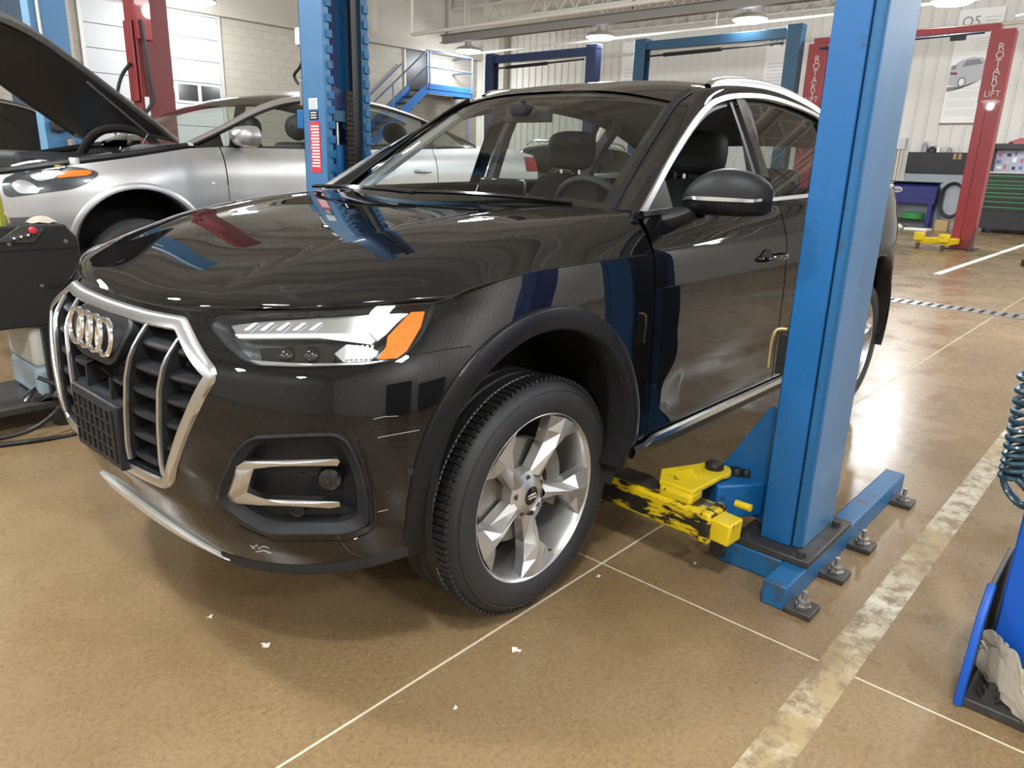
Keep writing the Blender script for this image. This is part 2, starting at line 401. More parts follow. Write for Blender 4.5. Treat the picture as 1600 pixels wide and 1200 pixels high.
def block_wall():
    m = mat('block_wall', (.50, .465, .395), .8); nt = m.node_tree; b = nt.nodes['Principled BSDF']
    geo = nt.nodes.new('ShaderNodeNewGeometry'); mp = nt.nodes.new('ShaderNodeMapping'); mp.inputs['Rotation'].default_value = (PI/2, 0, 0)
    br = nt.nodes.new('ShaderNodeTexBrick'); br.inputs['Color1'].default_value = (.41, .385, .335, 1); br.inputs['Color2'].default_value = (.385, .36, .31, 1); br.inputs['Mortar'].default_value = (.33, .305, .26, 1)
    br.inputs['Scale'].default_value = 1; br.inputs['Brick Width'].default_value = .4; br.inputs['Row Height'].default_value = .2; br.inputs['Mortar Size'].default_value = .008
    nt.links.new(geo.outputs['Position'], mp.inputs[0]); nt.links.new(mp.outputs[0], br.inputs['Vector']); nt.links.new(br.outputs[0], b.inputs['Base Color'])
block_wall()
wlft = struct(MB().box((-17.2, YL-.2, 0), (XF, YL, ZC)), 'wall_left', 'block_wall')
struct(MB().box((-17.4, -22.2, 0), (-17.2, YL-.2, ZC)), 'wall_return', 'block_wall')
struct(MB().box((XB, -22.2, 0), (-17.4, -22.0, ZC)), 'wall_far', 'rib_wall')
# upper bulkhead of the office block, slightly proud
struct(MB().box((-17.2, YL, 4.55), (XF, YL+.25, ZC)), 'trim_1', 'beige_wall')
ceil = struct(MB().box((XB, -22.2, ZC), (XF, YR, ZC+.1)), 'ceiling', 'ceil')
for k, x in enumerate(np.arange(-21.5, 9, 1.9)):
    b = MB().bar((x, YL, ZC-.08), (x, YR, ZC-.08), .1, .06).bar((x, YL, ZC-.55), (x, YR, ZC-.55), .1, .06)
    for y in np.arange(YL, YR-.3, .6): b.bar((x, y, ZC-.53), (x, y+.3, ZC-.1), .03, .03).bar((x, y+.3, ZC-.1), (x, y+.6, ZC-.53), .03, .03)
    b.build('joist', 'ceil', ceil, smooth=0)
# columns, crane rail, pipes under the roof
struct(MB().box((-22.4, -20.2, 0), (-22.15, -19.9, ZC)), 'trim_2', 'beige_wall')
bm_ = thing('steel_beam', 'long dark grey steel beam slung under the roof across the hall', 'beam', (-13.5, -4, 4.40))
MB().box((-13.6, -14.2, 4.65), (-13.4, YR-.1, 4.675)).box((-13.6, -14.2, 4.46), (-13.4, YR-.1, 4.485)).box((-13.51, -14.2, 4.485), (-13.49, YR-.1, 4.66)).build('web', 'beam_grey', bm_, smooth=0)
for y in (-14, -8, -2, 4): MB().box((-13.53, y-.03, 4.69), (-13.47, y+.03, ZC)).build('hanger', 'beam_grey', bm_, smooth=0)
def pipe(name, label, pts, r, m='pipe_white', hang=()):
    t = thing(name, label, 'pipe', tuple(np.mean(np.array(pts, float), 0)*[1, 1, 0]+[0, 0, min(p[2] for p in pts)]))
    MB().tube(pts, r, 10).build('pipe_run', m, t)
    for p in hang: MB().cyl(p, (p[0], p[1], ZC), .008, 6).build('hanger', m, t)
pipe('water_pipe', 'thick cream painted pipe running above the grey steel beam', [(-13.2, -15.1, 5.6), (-13.2, -15.1, 4.72), (-13.2, 8.3, 4.80)], .05, hang=[(-13.2, y, 4.76) for y in (-13, -7, -1)])
pipe('conduit', 'thin cream conduit carrying the row of lamps near the ribbed wall', [(-16.4, -16.2, 4.66), (-16.4, 8.3, 4.80)], .03, hang=[(-16.4, y, 4.72) for y in (-13, -7.5, -3)])
pipe('wall_pipe', 'cream conduit high on the ribbed back wall', [(-22.3, -19.5, 5.2), (-22.3, 8, 5.2)], .04)
pipe('wall_pipe', 'thin conduit with fittings along the beige wall beside the overhead door', [(-5.0, YL+.34, 4.45), (3.5, YL+.34, 4.45)], .03, 'beam_grey')
# overhead doors in the left wall
def ohdoor(n, x0, x1, z1, win, label):
    d = thing('door_%d' % n, label, 'door', ((x0+x1)/2, YL+.03, 0)); d['kind'] = 'structure'
    h = .5; z = .0; k = 0
    while z < z1-.01:
        zz = min(z+h, z1)
        p = MB().box((x0, YL+.005, z+.006), (x1, YL+.05, zz-.006)).build('panel', 'white_wall', d, smooth=0, bevel=.008)
        if k in win:
            nn = 3
            for q in range(nn):
                a = x0+(x1-x0)*(q+.08)/nn; b = x0+(x1-x0)*(q+.92)/nn
                MB().box((a, YL+.052, z+.08), (b, YL+.058, zz-.06)).build('pane', 'gloss_black', p, smooth=0)
        z = zz; k += 1
    MB().box((x0-.08, YL+.002, 0), (x0, YL+.08, z1)).box((x1, YL+.002, 0), (x1+.08, YL+.08, z1)).build('track', 'lamp_shell', d, smooth=0)
ohdoor(1, -6.25, -5.1, 4.5, (), 'narrow white panelled overhead door left of the red lift post')
ohdoor(2, -8.15, -6.45, 6.3, (5,), 'tall white panelled overhead door with a row of dark panes')
# high-bay lamps
LZ = 4.56
def lamp(x, y, first, pw):
    lab = {(-15.5, -15.2): 'round high-bay lamp hanging in front of the blue stair landing', (-15.5, -10.3): 'round high-bay lamp hanging between the navy and teal lift frames', (-15.3, -6.1): 'round high-bay lamp hanging above the teal lift beam',
           (-15.6, -2.15): 'round high-bay lamp hanging above the tall banner and red lift', (-7.1, -15.2): 'round high-bay lamp hanging before the tall white overhead door'}.get((x, y), 'round high-bay lamp hung from the roof out of view')
    if first[0] is None:
        t = thing('ceiling_lamp', lab, 'lamp', (x, y, LZ), 'round high-bay lamps')
        c = (x, y, LZ)
        MB().lathe([(0, .02), (.37, .02), (.40, .045), (.33, .11), (.12, .17), (.09, .30), (0, .30)], c, (0, 0, 1), 32).build('shell', 'lamp_shell', t)
        MB().lathe([(0, -.045), (.18, -.04), (.3, -.022), (.37, .018)], c, (0, 0, 1), 32).build('diffuser', 'lamp_emit', t)
        MB().cyl((x, y, 5.28-.4), (x, y, ZC), .012, 8).build('stem', 'lamp_shell', t)
        ld = bpy.data.lights.new('lamp_light', 'POINT'); ld.shadow_soft_size = .13; ld.energy = pw; ld.color = (.945, .975, 1.0)
        lo = bpy.data.objects.new('lamp_light', ld); link(lo, t, (x, y, LZ-.17))
        first[0] = t
    else: dup(first[0], (x, y, LZ), label=lab)
fa, fb, fc = [None], [None], [None]
for x, y in LAMP_SPOTS:
    if -18 < y < -13: lamp(x, y, fc, LAMP_POWER*.4)      # lamps close to the beige wall, dimmed to keep it from burning out
    elif x < -12: lamp(x, y, fa, LAMP_POWER*1.05)
    else: lamp(x, y, fb, LAMP_POWER)
# ================================================================== black SUV (front axle at x=0, heading +x, left side +y)
SUV = thing('suv', 'glossy black SUV with silver wheels, raised a little on the blue lift', 'car', (-1.4, 0, 0))
_zk = [.28, .34, .40, .50, .60, .70, .80, .865, .90, .95, 1.0, 1.06, 1.092, 1.098, 1.15, 1.20, 1.25]
_Xf = sm(_zk, [.77, .815, .845, .880, .893, .893, .888, .880, .860, .825, .795, .75, .72, .72, .7, .68, .66], .009)
_W = sm(_zk, [.895, .91, .925, .943, .947, .943, .939, .938, .937, .934, .930, .924, .919, .917, .893, .862, .842], .007)
_x0 = sm(_zk, [.1, .1, .1, .1, .1, .1, .07, .03, .0, -.05, -.1, -.15, -.17, -.17, -.2, -.2, -.2], .03)
_n = sm(_zk, [2.5, 2.5, 2.6, 2.7, 2.8, 2.8, 2.8, 2.8, 2.8, 2.75, 2.7, 2.6, 2.6, 2.6, 2.6, 2.6, 2.6], .03)
XT, LT, NT = -2.75, 1.0, 2.35
def sy(x, z):
    """half width of the body at length x and height z"""
    x = np.asarray(x, float); z = np.asarray(z, float)
    W = _W(z); x0 = _x0(z); n = _n(z); L = _Xf(z)-x0
    a = np.clip((x-x0)/L, 0, 1); b = np.clip((XT-x)/LT, 0, 1)
    return W*np.maximum(1-a**n, 0)**(1/n)*np.maximum(1-b**NT, 0)**(1/NT)
def fx(y, z):
    """nose x at half width y and height z"""
    W = _W(z); x0 = _x0(z); n = _n(z); L = _Xf(z)-x0
    return x0+L*np.maximum(1-(np.abs(y)/W)**n, 0)**(1/n)
def imp(P):
    x, y, z = P; W = _W(z); x0 = _x0(z); n = _n(z); L = _Xf(z)-x0
    if x > x0: return (abs(y)/W)**n+((x-x0)/L)**n-1
    return y-sy(x, z) if y > 0 else -y-sy(x, z)
def hit(px, py, off=0):
    """point where the line of sight through a photo pixel meets the lower body, pushed out along the normal by off"""
    d = ray(px, py); t = 1.0
    for k in range(160):
        if imp(CAMP+d*t) < 0: break
        t += .035
    lo, hi = t-.035, t
    for k in range(18):
        m = (lo+hi)/2
        if imp(CAMP+d*m) < 0: hi = m
        else: lo = m
    P = CAMP+d*hi
    return P+nrm(P)*off if off else P
def nrm(P):
    e = 1e-4; n = np.array([imp(P+np.eye(3)[k]*e)-imp(P-np.eye(3)[k]*e) for k in range(3)]); return n/np.linalg.norm(n)
def hits(poly, off=0, step=6, closed=True): return np.array([hit(*p, off) for p in dense(poly, step, closed)])
def ringfill(poly, off, K=6, step=7, thick=0, fn=None, crown=0):
    """skin over a closed photo outline, following the body surface"""
    fn = fn or hit; B = dense(poly, step); c = B.mean(0); R = []
    for k in range(K): R.append([fn(*(c+(b-c)*(1-k/K)), off+crown*(k/K)**.5) for b in B])
    R = np.array(R); mb = MB(); n = len(B)
    V = [*R.reshape(-1, 3), fn(*c, off+crown)]; F = []
    for k in range(K-1):
        for j in range(n): F.append((k*n+j, k*n+(j+1) % n, (k+1)*n+(j+1) % n, (k+1)*n+j))
    for j in range(n): F.append(((K-1)*n+j, (K-1)*n+(j+1) % n, K*n))
    mb.add(V, F)
    if thick:
        E_ = np.array([p-nrm(p)*thick for p in R[0]]); mb.grid(np.array([R[0], E_]), close_v=True)
    return mb
def both(mb, name, m, par=SUV, sub=None, **k):
    """left piece plus its mirror image on the right side"""
    a = mb.build(name, m, par, **k)
    V = MB(); V.v = [np.vstack(mb.v)*[1, -1, 1]]; V.f = [q[::-1] for q in mb.f]; V.n = mb.n
    par2 = sub if sub is not None else par
    b = V.build(name, m, par2, **k)
    return a, b
# --- plan curve resampled
def plan(z, fr):
    x0 = float(_x0(z)); n = float(_n(z)); W = float(_W(z)); L = float(_Xf(z))-x0
    th = np.linspace(0, PI/2, 160)
    x = np.r_[np.linspace(-.432, x0, 40)[:-1], x0+L*np.sin(th)**(2/n)]; y = np.r_[np.full(39, W), W*np.cos(th)**(2/n)]
    s = np.r_[0, np.cumsum(np.hypot(np.diff(x), np.diff(y)))]; s /= s[-1]
    return np.interp(fr, s, x), np.interp(fr, s, y)
def s_of(x, y, z):
    f = np.linspace(0, 1, 801); a, b = plan(z, f); return f[np.argmin((a-x)**2+(b-y)**2)]
_top = [(-.432, .917, 1.094), (-.137, .913, 1.090), (.1, .905, 1.085), (.19, .90, 1.078), (.283, .89, 1.056), (.404, .86, 1.026), (.56, .81, 1.024), (.665, .75, 1.02), (.76, .60, 1.004), (.80, .45, .99), (.815, .3, .981), (.82, .15, .978), (.82, 0, .977)]
_bot = [(-.432, .93, .44), (-.2, .93, .44), (.3, .93, .44), (.50, .87, .42), (.60, .80, .385), (.69, .65, .345), (.75, .5, .325), (.79, .3, .315), (.81, 0, .31)]
FR = np.r_[np.linspace(0, .25, 34)[:-1], np.linspace(.25, 1, 120)]
zt = np.interp(FR, [s_of(*p) for p in _top], [p[2] for p in _top]); zb = np.interp(FR, [s_of(*p) for p in _bot], [p[2] for p in _bot])
NZ = 84; G = np.empty((NZ, len(FR), 3))
for i, t in enumerate(np.linspace(0, 1, NZ)):
    z = zb+(zt-zb)*t
    for j in range(len(FR)): a, b = plan(z[j], FR[j:j+1]); G[i, j] = (a[0], b[0], z[j])
V = G.reshape(-1, 3).copy(); nj = len(FR)
Q = np.array([(i*nj+j, i*nj+j+1, (i+1)*nj+j+1, (i+1)*nj+j) for i in range(NZ-1) for j in range(nj-1)])
# outlines traced on the photograph
HL = [(330, 509), (340, 497), (396, 491), (492, 484), (606, 477.5), (677, 475), (675, 490), (660, 524), (637, 551), (618, 564), (568, 571), (472, 574), (403, 572), (377, 561), (350, 536)]
FOG = [(336, 777), (350, 739), (369, 700), (392, 681), (461, 677), (526, 675), (545, 685), (564, 723), (576, 770), (578, 822), (545, 834), (415, 834), (369, 808)]
GT, GM, GB = hit(285, 503), hit(334, 585), hit(268, 760)
GZT, GZB = GT[2]-.006, GB[2]-.006
GRL = [(-.01, GZT), (GT[1]*.6, GZT+.002), (GT[1], GT[2]), (GM[1], GM[2]), (GB[1]+.012, GB[2]+.02), (GB[1]-.02, GB[2]), (GB[1]*.5, GZB), (-.01, GZB)]
ARX, ARZ, ARR = .075, .535, .425
def cut(V, Q, poly, fwd, inv):
    """remove faces inside an outline and pull the rim vertices onto it"""
    p2 = fwd(V); cen = p2[Q].mean(1); kill = inpoly(cen, poly); keep = Q[~kill]
    rim = np.intersect1d(np.unique(Q[kill]), np.unique(keep))
    q, d = nearest(p2[rim], poly)
    for r, a in zip(rim, q): V[r] = inv(a, V[r])
    return keep
okpx = lambda V: pj(V)
Q = cut(V, Q, dense(HL, 4), okpx, lambda a, v: hit(*a))
Q = cut(V, Q, dense(FOG, 4), okpx, lambda a, v: hit(*a))
Q = cut(V, Q, GRL, lambda V: V[:, 1:], lambda a, v: np.array([fx(max(a[0], 0), a[1]), max(a[0], 0), a[1]]) if v[1] > 1e-4 else np.array([fx(0, a[1]), 0, a[1]]))
arc = [(ARX+ARR*math.cos(t), ARZ+ARR*math.sin(t)) for t in np.linspace(-.35, PI+.35, 60)]+[(ARX-ARR*.94, .1), (ARX+ARR*.94, .1)]
lo_ = V[:, 0] < .72
def arcinv(a, v): return np.array([a[0], sy(a[0], a[1]), a[1]])
p2 = V[:, [0, 2]].copy(); p2[~lo_] = 99
Q = cut(V, Q, arc, lambda VV: p2, arcinv)
# fender / bumper split: a line from the headlamp's lower outer corner to the arch
c = V[Q].mean(1); cp = pj(c)
fend = (cp[:, 0] > 655-.0*cp[:, 1]) & ((cp[:, 1] < 560-.14*(cp[:, 0]-637)) | (c[:, 0] < .1)) | ((cp[:, 0] > 637) & (cp[:, 1] < 548))
skid = (~fend) & (c[:, 2] < .385-.0*c[:, 1]) & (c[:, 1] < .42)
def part_of(mask): return MB().add(V, [tuple(q) for q in Q[mask]])
def compact(mb):
    VV = np.vstack(mb.v); u = sorted({i for q in mb.f for i in q}); mp = {k: i for i, k in enumerate(u)}
    r = MB(); r.add(VV[u], [tuple(mp[i] for i in q) for q in mb.f]); return r
both(compact(part_of(fend)), 'fender', 'car_black', smooth=60)
bmp = compact(part_of(~fend)); BUMP = bmp.mirror_y().build('front_bumper', 'car_black', SUV, smooth=60, merge=.0006)
# --- silver skid plate under the nose, black lip outside it
ys_ = np.linspace(0, .43, 24)
def skidrow(y, k):
    zt_ = .402-.10*(y/.43)**2.2; zb_ = .318+.0*y
    z = [zt_+.004, zt_, (zt_+zb_)/2, zb_, zb_-.004][k]; z = max(z, zb_-.004)
    return (fx(y, z)+[.0, .014, .016, .012, -.05][k], y, z)
sk = MB().grid([[skidrow(y, k) for k in range(5)] for y in ys_]).mirror_y().build('skid_plate', 'skid_silver', BUMP, smooth=50, merge=.001)
# lower black intake strip between grille and skid plate
# --- arch cladding (front), liner
def clad(cx, cz, r0, r1, a0, a1, extra, nose=True):
    rows = []
    for a in np.linspace(a0, a1, 72):
        row = []
        for r, o in ((r0-.010, -.07), (r0-.004, -.006), (r0+.003, .004), (r0+.012, .008), (r1-.008, .0075), (r1-.001, .005), (r1, -.006)):
            x = cx+r*math.cos(a); z = cz+r*math.sin(a)
            y = sy(x, max(z, .33)); n = nrm(np.array([x, y, max(z, .33)])); n[2] = 0
            row.append(np.array([x, y, z])+n*o)
        rows.append(row)
    return MB().grid(rows)
CL1 = both(clad(ARX, ARZ, .392, .456, -.33, PI+.30, 0), 'arch_cladding', 'clad_black', smooth=60)
def liner(cx, cz, r, y0, y1):
    m = MB(); rows = [[(cx+r*math.cos(a), y, cz+r*math.sin(a)) for y in (y1, (y0+y1)/2, y0)]+[(cx+.02*math.cos(a), y0, cz+.02*math.sin(a))] for a in np.linspace(-.45, PI+.45, 40)]
    return m.grid(rows)
both(liner(ARX, ARZ, .415, .56, .915), 'wheel_liner', 'deep_black')
# --- hood (clamshell)
def lipp(y): 
    z = np.interp(y, [p[1] for p in _top[5:]][::-1], [p[2] for p in _top[5:]][::-1]); return (fx(y, z), y, z)
K0 = (.404, float(sy(.404, 1.028)), 1.028)
def offx(p, d): return (p[0]+d[0], p[1]+d[1], p[2]+d[2])
rows = [
 [lipp(0), lipp(.35), lipp(.60), lipp(.76), K0],
 [(.778, 0, 1.000), (.768, .35, 1.003), (.70, .575, 1.010), (.59, .724, 1.026), (.378, .855, 1.038)],
 [(.69, 0, 1.043), (.68, .35, 1.044), (.62, .58, 1.046), (.50, .738, 1.052), (.33, .868, 1.056)],
 [(.56, 0, 1.092), (.55, .35, 1.092), (.49, .60, 1.090), (.39, .758, 1.088), (.24, .886, 1.073)],
 [(.38, 0, 1.139), (.37, .35, 1.140), (.31, .62, 1.140), (.22, .782, 1.129), (.10, .899, 1.087)],
 [(.13, 0, 1.180), (.12, .35, 1.181), (.06, .645, 1.182), (.0, .80, 1.162), (-.08, .907, 1.092)],
 [(-.08, 0, 1.203), (-.1, .35, 1.204), (-.18, .665, 1.206), (-.22, .815, 1.182), (-.27, .912, 1.095)],
 [(-.255, 0, 1.213), (-.295, .35, 1.216), (-.44, .69, 1.222), (-.434, .835, 1.203), (-.428, .916, 1.096)]]
full = [[(p[0], -p[1], p[2]) for p in r[:0:-1]]+list(r) for r in rows]
H = patch(full, 60, 90)
# raised crease lines on the hood
for i in range(H.shape[0]):
    for j in range(H.shape[1]):
        x, y, z = H[i, j]; yc = .40+.16*np.clip((-x+.75)/1.1, 0, 1); w = np.clip((.78-x)/.2, 0, 1)*np.clip((x+.44)/.1, 0, 1)
        H[i, j, 2] += .007*w*(1/(1+math.exp(-(abs(y)-yc)/.012))-.5)*math.exp(-max(0, abs(y)-yc)/.18)
hm = MB().grid(H)
edge = np.vstack([H[0, :], H[1:, -1], H[-1, ::-1][1:], H[::-1, 0][1:-1]])
inn = edge.copy(); inn[:, 2] -= .02; inn[:, :2] -= (edge[:, :2]-[.0, 0])*.008
hm.grid(np.array([edge, inn]), close_v=True)
both(MB().tube(np.vstack([H[0, 45:], H[1:-2, -1]])+np.array([.0, .0, -.0035]), .0032, 6), 'hood_gap', 'deep_black')
HOOD = hm.build('hood', 'car_black', SUV, smooth=50, merge=.0004)
# --- doors and rear quarter
def zbelt(x): return 1.207+.030*(-.43-x)
def side(x0, x1, zlo, name, holes=(), nx=70, nz=60, mats='car_black', dx0=0, dx1=0):
    P = np.empty((nz, nx, 3))
    for i, t in enumerate(np.linspace(0, 1, nz)):
        for j, u in enumerate(np.linspace(0, 1, nx)):
            x = x0+(x1-x0)*u; z = zlo+(zbelt(x)-zlo)*t; z2 = 1.25-(zbelt(x)-z) if z > 1.098 else z
            zz = z if z < 1.098 else 1.098+(z-1.098)/(zbelt(x)-1.098)*(.109)
            P[i, j] = (x+(dx0*(1-u)+dx1*u)*t, sy(x, zz), z)
            # scooped lower door
            k = math.exp(-((z-.62)/.07)**2)*.010*min(1, max(0, (-.5-x)/.15))*min(1, max(0, (x+2.35)/.2)); P[i, j, 1] -= k
    VV = P.reshape(-1, 3); QQ = np.array([(i*nx+j, i*nx+j+1, (i+1)*nx+j+1, (i+1)*nx+j) for i in range(nz-1) for j in range(nx-1)])
    for (cx, cz, r) in holes:
        a = [(cx+r*math.cos(t), cz+r*math.sin(t)) for t in np.linspace(-.4, PI+.4, 60)]+[(cx-r*.92, .1), (cx+r*.92, .1)]
        QQ = cut(VV, QQ, a, lambda W_: W_[:, [0, 2]], arcinv)
    m = compact(MB().add(VV, [tuple(q) for q in QQ]))
    return both(m, name, mats, smooth=60)
DZ = .475
D1 = side(-.438, -1.437, DZ, 'front_door', dx0=-.0, dx1=-.02)
D2 = side(-1.445, -2.36, DZ, 'rear_door', [(-2.755, .55, .415)], dx0=-.02, dx1=-.1)
Q1 = side(-2.366, -3.70, .44, 'rear_quarter', [(-2.755, .55, .415)], nx=90, dx0=-.1)
both(clad(-2.755, .55, .385, .44, -.30, PI+.30, 0), 'arch_cladding', 'clad_black', smooth=60)
both(liner(-2.755, .55, .40, .56, .915), 'wheel_liner', 'deep_black')
# sill cladding with its bright strip
xs_ = np.linspace(-.36, -2.36, 40)
both(MB().grid([[(x, .955-.005, .482), (x, .958, .468), (x, .950, .440), (x, .90, .425), (x, .84, .43), (x, .84, .48)] for x in xs_]), 'sill', 'car_plastic', smooth=40)
def silltop(x): return .497-.028*math.exp(-((x+.40)/.045)**2)*0-.03*np.clip((x+.46)/.07, 0, 1)
both(MB().grid([[(x, .948, silltop(x)-.001), (x, .963, silltop(x)-.004), (x, .964, silltop(x)-.022*np.clip((-.40-x)/.08, .05, 1)), (x, .955, silltop(x)-.026*np.clip((-.40-x)/.08, .05, 1))] for x in np.linspace(-.405, -2.33, 60)]), 'sill_strip', 'satin', smooth=40)
# tail panel
tl = []
for z in np.linspace(.44, 1.25, 24):
    w = float(sy(-3.70, min(z, 1.2))); tl.append([(-3.70-.05*math.cos(y/w*PI/2), y, z) for y in np.linspace(-w, w, 24)])
MB().grid(tl).build('tailgate', 'car_black', SUV, smooth=50)
both(MB().grid([[(x, sy(x, z)+.006, z) for x in np.linspace(-3.42, -3.69, 10)] for z in np.linspace(1.02, 1.14, 6)]), 'tail_lamp', 'red_lens')
# --- greenhouse
def shy(z, x=-1.2): return .858-.435*(z-1.205)-.12*(z-1.205)**2-.05*np.clip((-2.2-x), 0, 1.2)**2
def sheet(px, py):
    P = at(px, py, y=.8)
    for k in range(30): P = at(px, py, y=shy(P[2], P[0]))
    return P
DLO = [(-.437, 1.210), (-.56, 1.286), (-.675, 1.356), (-.80, 1.426), (-.936, 1.497), (-1.05, 1.550), (-1.15, 1.588), (-1.25, 1.613), (-1.36, 1.632), (-1.55, 1.651), (-1.75, 1.659), (-2.0, 1.648), (-2.25, 1.620), (-2.55, 1.56), (-2.85, 1.47), (-3.08, 1.37), (-3.16, 1.30)]
dlo = spline([(x, shy(z, x), z) for x, z in DLO], 120)
inner = spline([(-.452, .728, 1.204), (-.66, .678, 1.352), (-.86, .635, 1.487), (-1.02, .600, 1.588), (-1.22, .60, 1.662), (-1.7, .60, 1.700), (-2.2, .585, 1.668), (-2.8, .57, 1.565), (-3.2, .55, 1.46)], 120)
mid = (dlo+inner)/2; out = np.zeros_like(mid); out[:, 1] = 1; out[:, 2] = .75
out = mid+out/1.25*.022
both(MB().grid([spline([a, m_, b], 9) for a, m_, b in zip(dlo, out, inner)]), 'a_pillar', 'car_black', smooth=60)
def strip(path, w, t, out_dir, m, name, **k):
    """flat moulding swept along a path"""
    P = np.array(path); T = np.gradient(P, axis=0); T /= np.linalg.norm(T, axis=1)[:, None]; n = np.array(out_dir, float); n /= np.linalg.norm(n)
    rows = []
    for p, tt in zip(P, T):
        s = np.cross(tt, n); s /= np.linalg.norm(s)
        rows.append([p-s*w/2, p-s*w/2*.8+n*t, p+s*w/2*.8+n*t, p+s*w/2, p-n*t])
    return both(MB().grid(rows, close_v=True), name, m, **k)
strip(dlo+np.array([0, .004, 0]), .024, .008, (0, .9, .42), 'satin', 'window_strip', smooth=50)
belt = np.array([(x, shy(zbelt(x))+.006, zbelt(x)+.004) for x in np.linspace(-.437, -3.12, 60)])
strip(belt, .020, .006, (0, 1, .2), 'satin', 'belt_strip', smooth=50)
# inner rubber seals and window frames just inside the bright strip
strip(dlo[2:]+np.array([-.012, -.012, -.022]), .03, .004, (0, .9, .42), 'car_plastic', 'window_seal', smooth=50)
def glasspoly(name, xs, m, dy=-.012):
    top = lambda x: np.interp(-x, -dlo[:, 0], dlo[:, 2])
    g_ = []
    for x in xs: z1 = top(x)-.012; z0 = zbelt(x); g_.append([(x, shy(z, x)+dy, z) for z in np.linspace(min(z0, z1-.002), z1, 10)])
    return both(MB().grid(g_), name, m, smooth=80)
glasspoly('quarter_trim', np.linspace(-.47, -.665, 8), 'clad_black')
glasspoly('window_frame', np.linspace(-1.36, -1.40, 3), 'car_plastic', -.01)
glasspoly('b_pillar_trim', np.linspace(-1.405, -1.475, 4), 'gloss_black', .004)
glasspoly('door_glass', np.linspace(-1.49, -2.27, 20), 'side_glass')
glasspoly('pillar_trim', np.linspace(-2.27, -2.33, 3), 'gloss_black', .003)
glasspoly('quarter_glass', np.linspace(-2.34, -3.05, 16), 'side_glass')
# lowered front glass: only its top edge shows above the belt
both(MB().grid([[(x, shy(1.24)-.014, zbelt(x)-.05), (x, shy(1.24)-.014, zbelt(x)+.012)] for x in np.linspace(-.68, -1.39, 12)]), 'lowered_glass', 'side_glass')
# windscreen, roof
wrow = [[(-.262, 0, 1.205), (-.31, .4, 1.205), (-.452, .728, 1.204)], [(-.50, 0, 1.378), (-.54, .37, 1.372), (-.66, .678, 1.352)],
        [(-.74, 0, 1.520), (-.775, .35, 1.512), (-.86, .635, 1.487)], [(-.99, 0, 1.643), (-1.0, .33, 1.633), (-1.02, .600, 1.588)]]
wfull = [[(p[0], -p[1], p[2]) for p in r[:0:-1]]+list(r) for r in wrow]
WS = patch(wfull, 24, 36)
ctr = np.array([0, 0, -.004])
MB().grid(WS+ctr).build('windscreen', 'windscreen_glass', SUV, smooth=80)
# black frit band round the glass
fr_ = np.vstack([WS[0, :], WS[1:, -1], WS[-1, ::-1][1:], WS[::-1, 0][1:-1]]); cc = WS.mean((0, 1))
fi = np.vstack([WS[1, :]*.75+WS[2, :]*.25, ])
def frit(a, b): return MB().grid(np.array([a, b]))
fm = MB().grid(np.array([WS[0], WS[1], WS[2]])-[0, 0, .007]).grid(np.array([WS[-1], WS[-2]])-[0, 0, .007]).grid(np.stack([WS[:, 0], WS[:, 1]])-[0, 0, .007]).grid(np.stack([WS[:, -1], WS[:, -2]])-[0, 0, .007])
fm.build('glass_border', 'gloss_black', SUV, smooth=80)
# plastic moulding down each side of the windscreen
strip(inner[:44]+np.array([.004, .006, .004]), .026, .006, (.55, .45, .7), 'car_plastic', 'windscreen_moulding', smooth=50)
RIMO = spline(list(inner[::-1][::6])+[inner[0]], 90)
rrow = [[(-.99, 0, 1.645), (-1.0, .33, 1.635), (-1.02, .600, 1.590)], [(-1.21, 0, 1.697), (-1.21, .35, 1.690), (-1.22, .60, 1.664)], [(-1.45, 0, 1.722), (-1.45, .35, 1.713), (-1.46, .60, 1.688)],
        [(-1.75, 0, 1.733), (-1.75, .35, 1.724), (-1.75, .60, 1.700)], [(-2.2, 0, 1.715), (-2.2, .35, 1.703), (-2.2, .585, 1.668)], [(-2.8, 0, 1.625), (-2.8, .35, 1.61), (-2.8, .57, 1.565)], [(-3.2, 0, 1.53), (-3.2, .35, 1.515), (-3.2, .55, 1.46)]]
rfull = [[(p[0], -p[1], p[2]) for p in r[:0:-1]]+list(r) for r in rrow]
RF = patch(rfull, 50, 40)
MB().grid(RF).build('roof', 'car_black', SUV, smooth=80)
MB().grid(RF[2:-2, 3:-3]-[0, 0, .05]).build('headliner', 'headliner', SUV, smooth=80)
# rear window and hatch above the belt
hz = patch([[(-3.2, -.55, 1.46), (-3.24, 0, 1.53), (-3.2, .55, 1.46)], [(-3.40, -.62, 1.36), (-3.46, 0, 1.40), (-3.40, .62, 1.36)], [(-3.66, -.62, 1.24), (-3.73, 0, 1.25), (-3.66, .62, 1.24)]], 14, 20)
MB().grid(hz).build('rear_window', 'side_glass', SUV, smooth=80)
both(MB().grid(patch([[(-2.84, shy(1.47, -2.84), 1.475), (-3.0, .66, 1.50), (-3.2, .55, 1.46)], [(-3.1, .72, 1.36), (-3.25, .69, 1.38), (-3.40, .62, 1.36)], [(-3.1, .845, 1.285), (-3.4, .76, 1.26), (-3.66, .62, 1.24)]], 12, 12)), 'd_pillar', 'car_black', smooth=60)
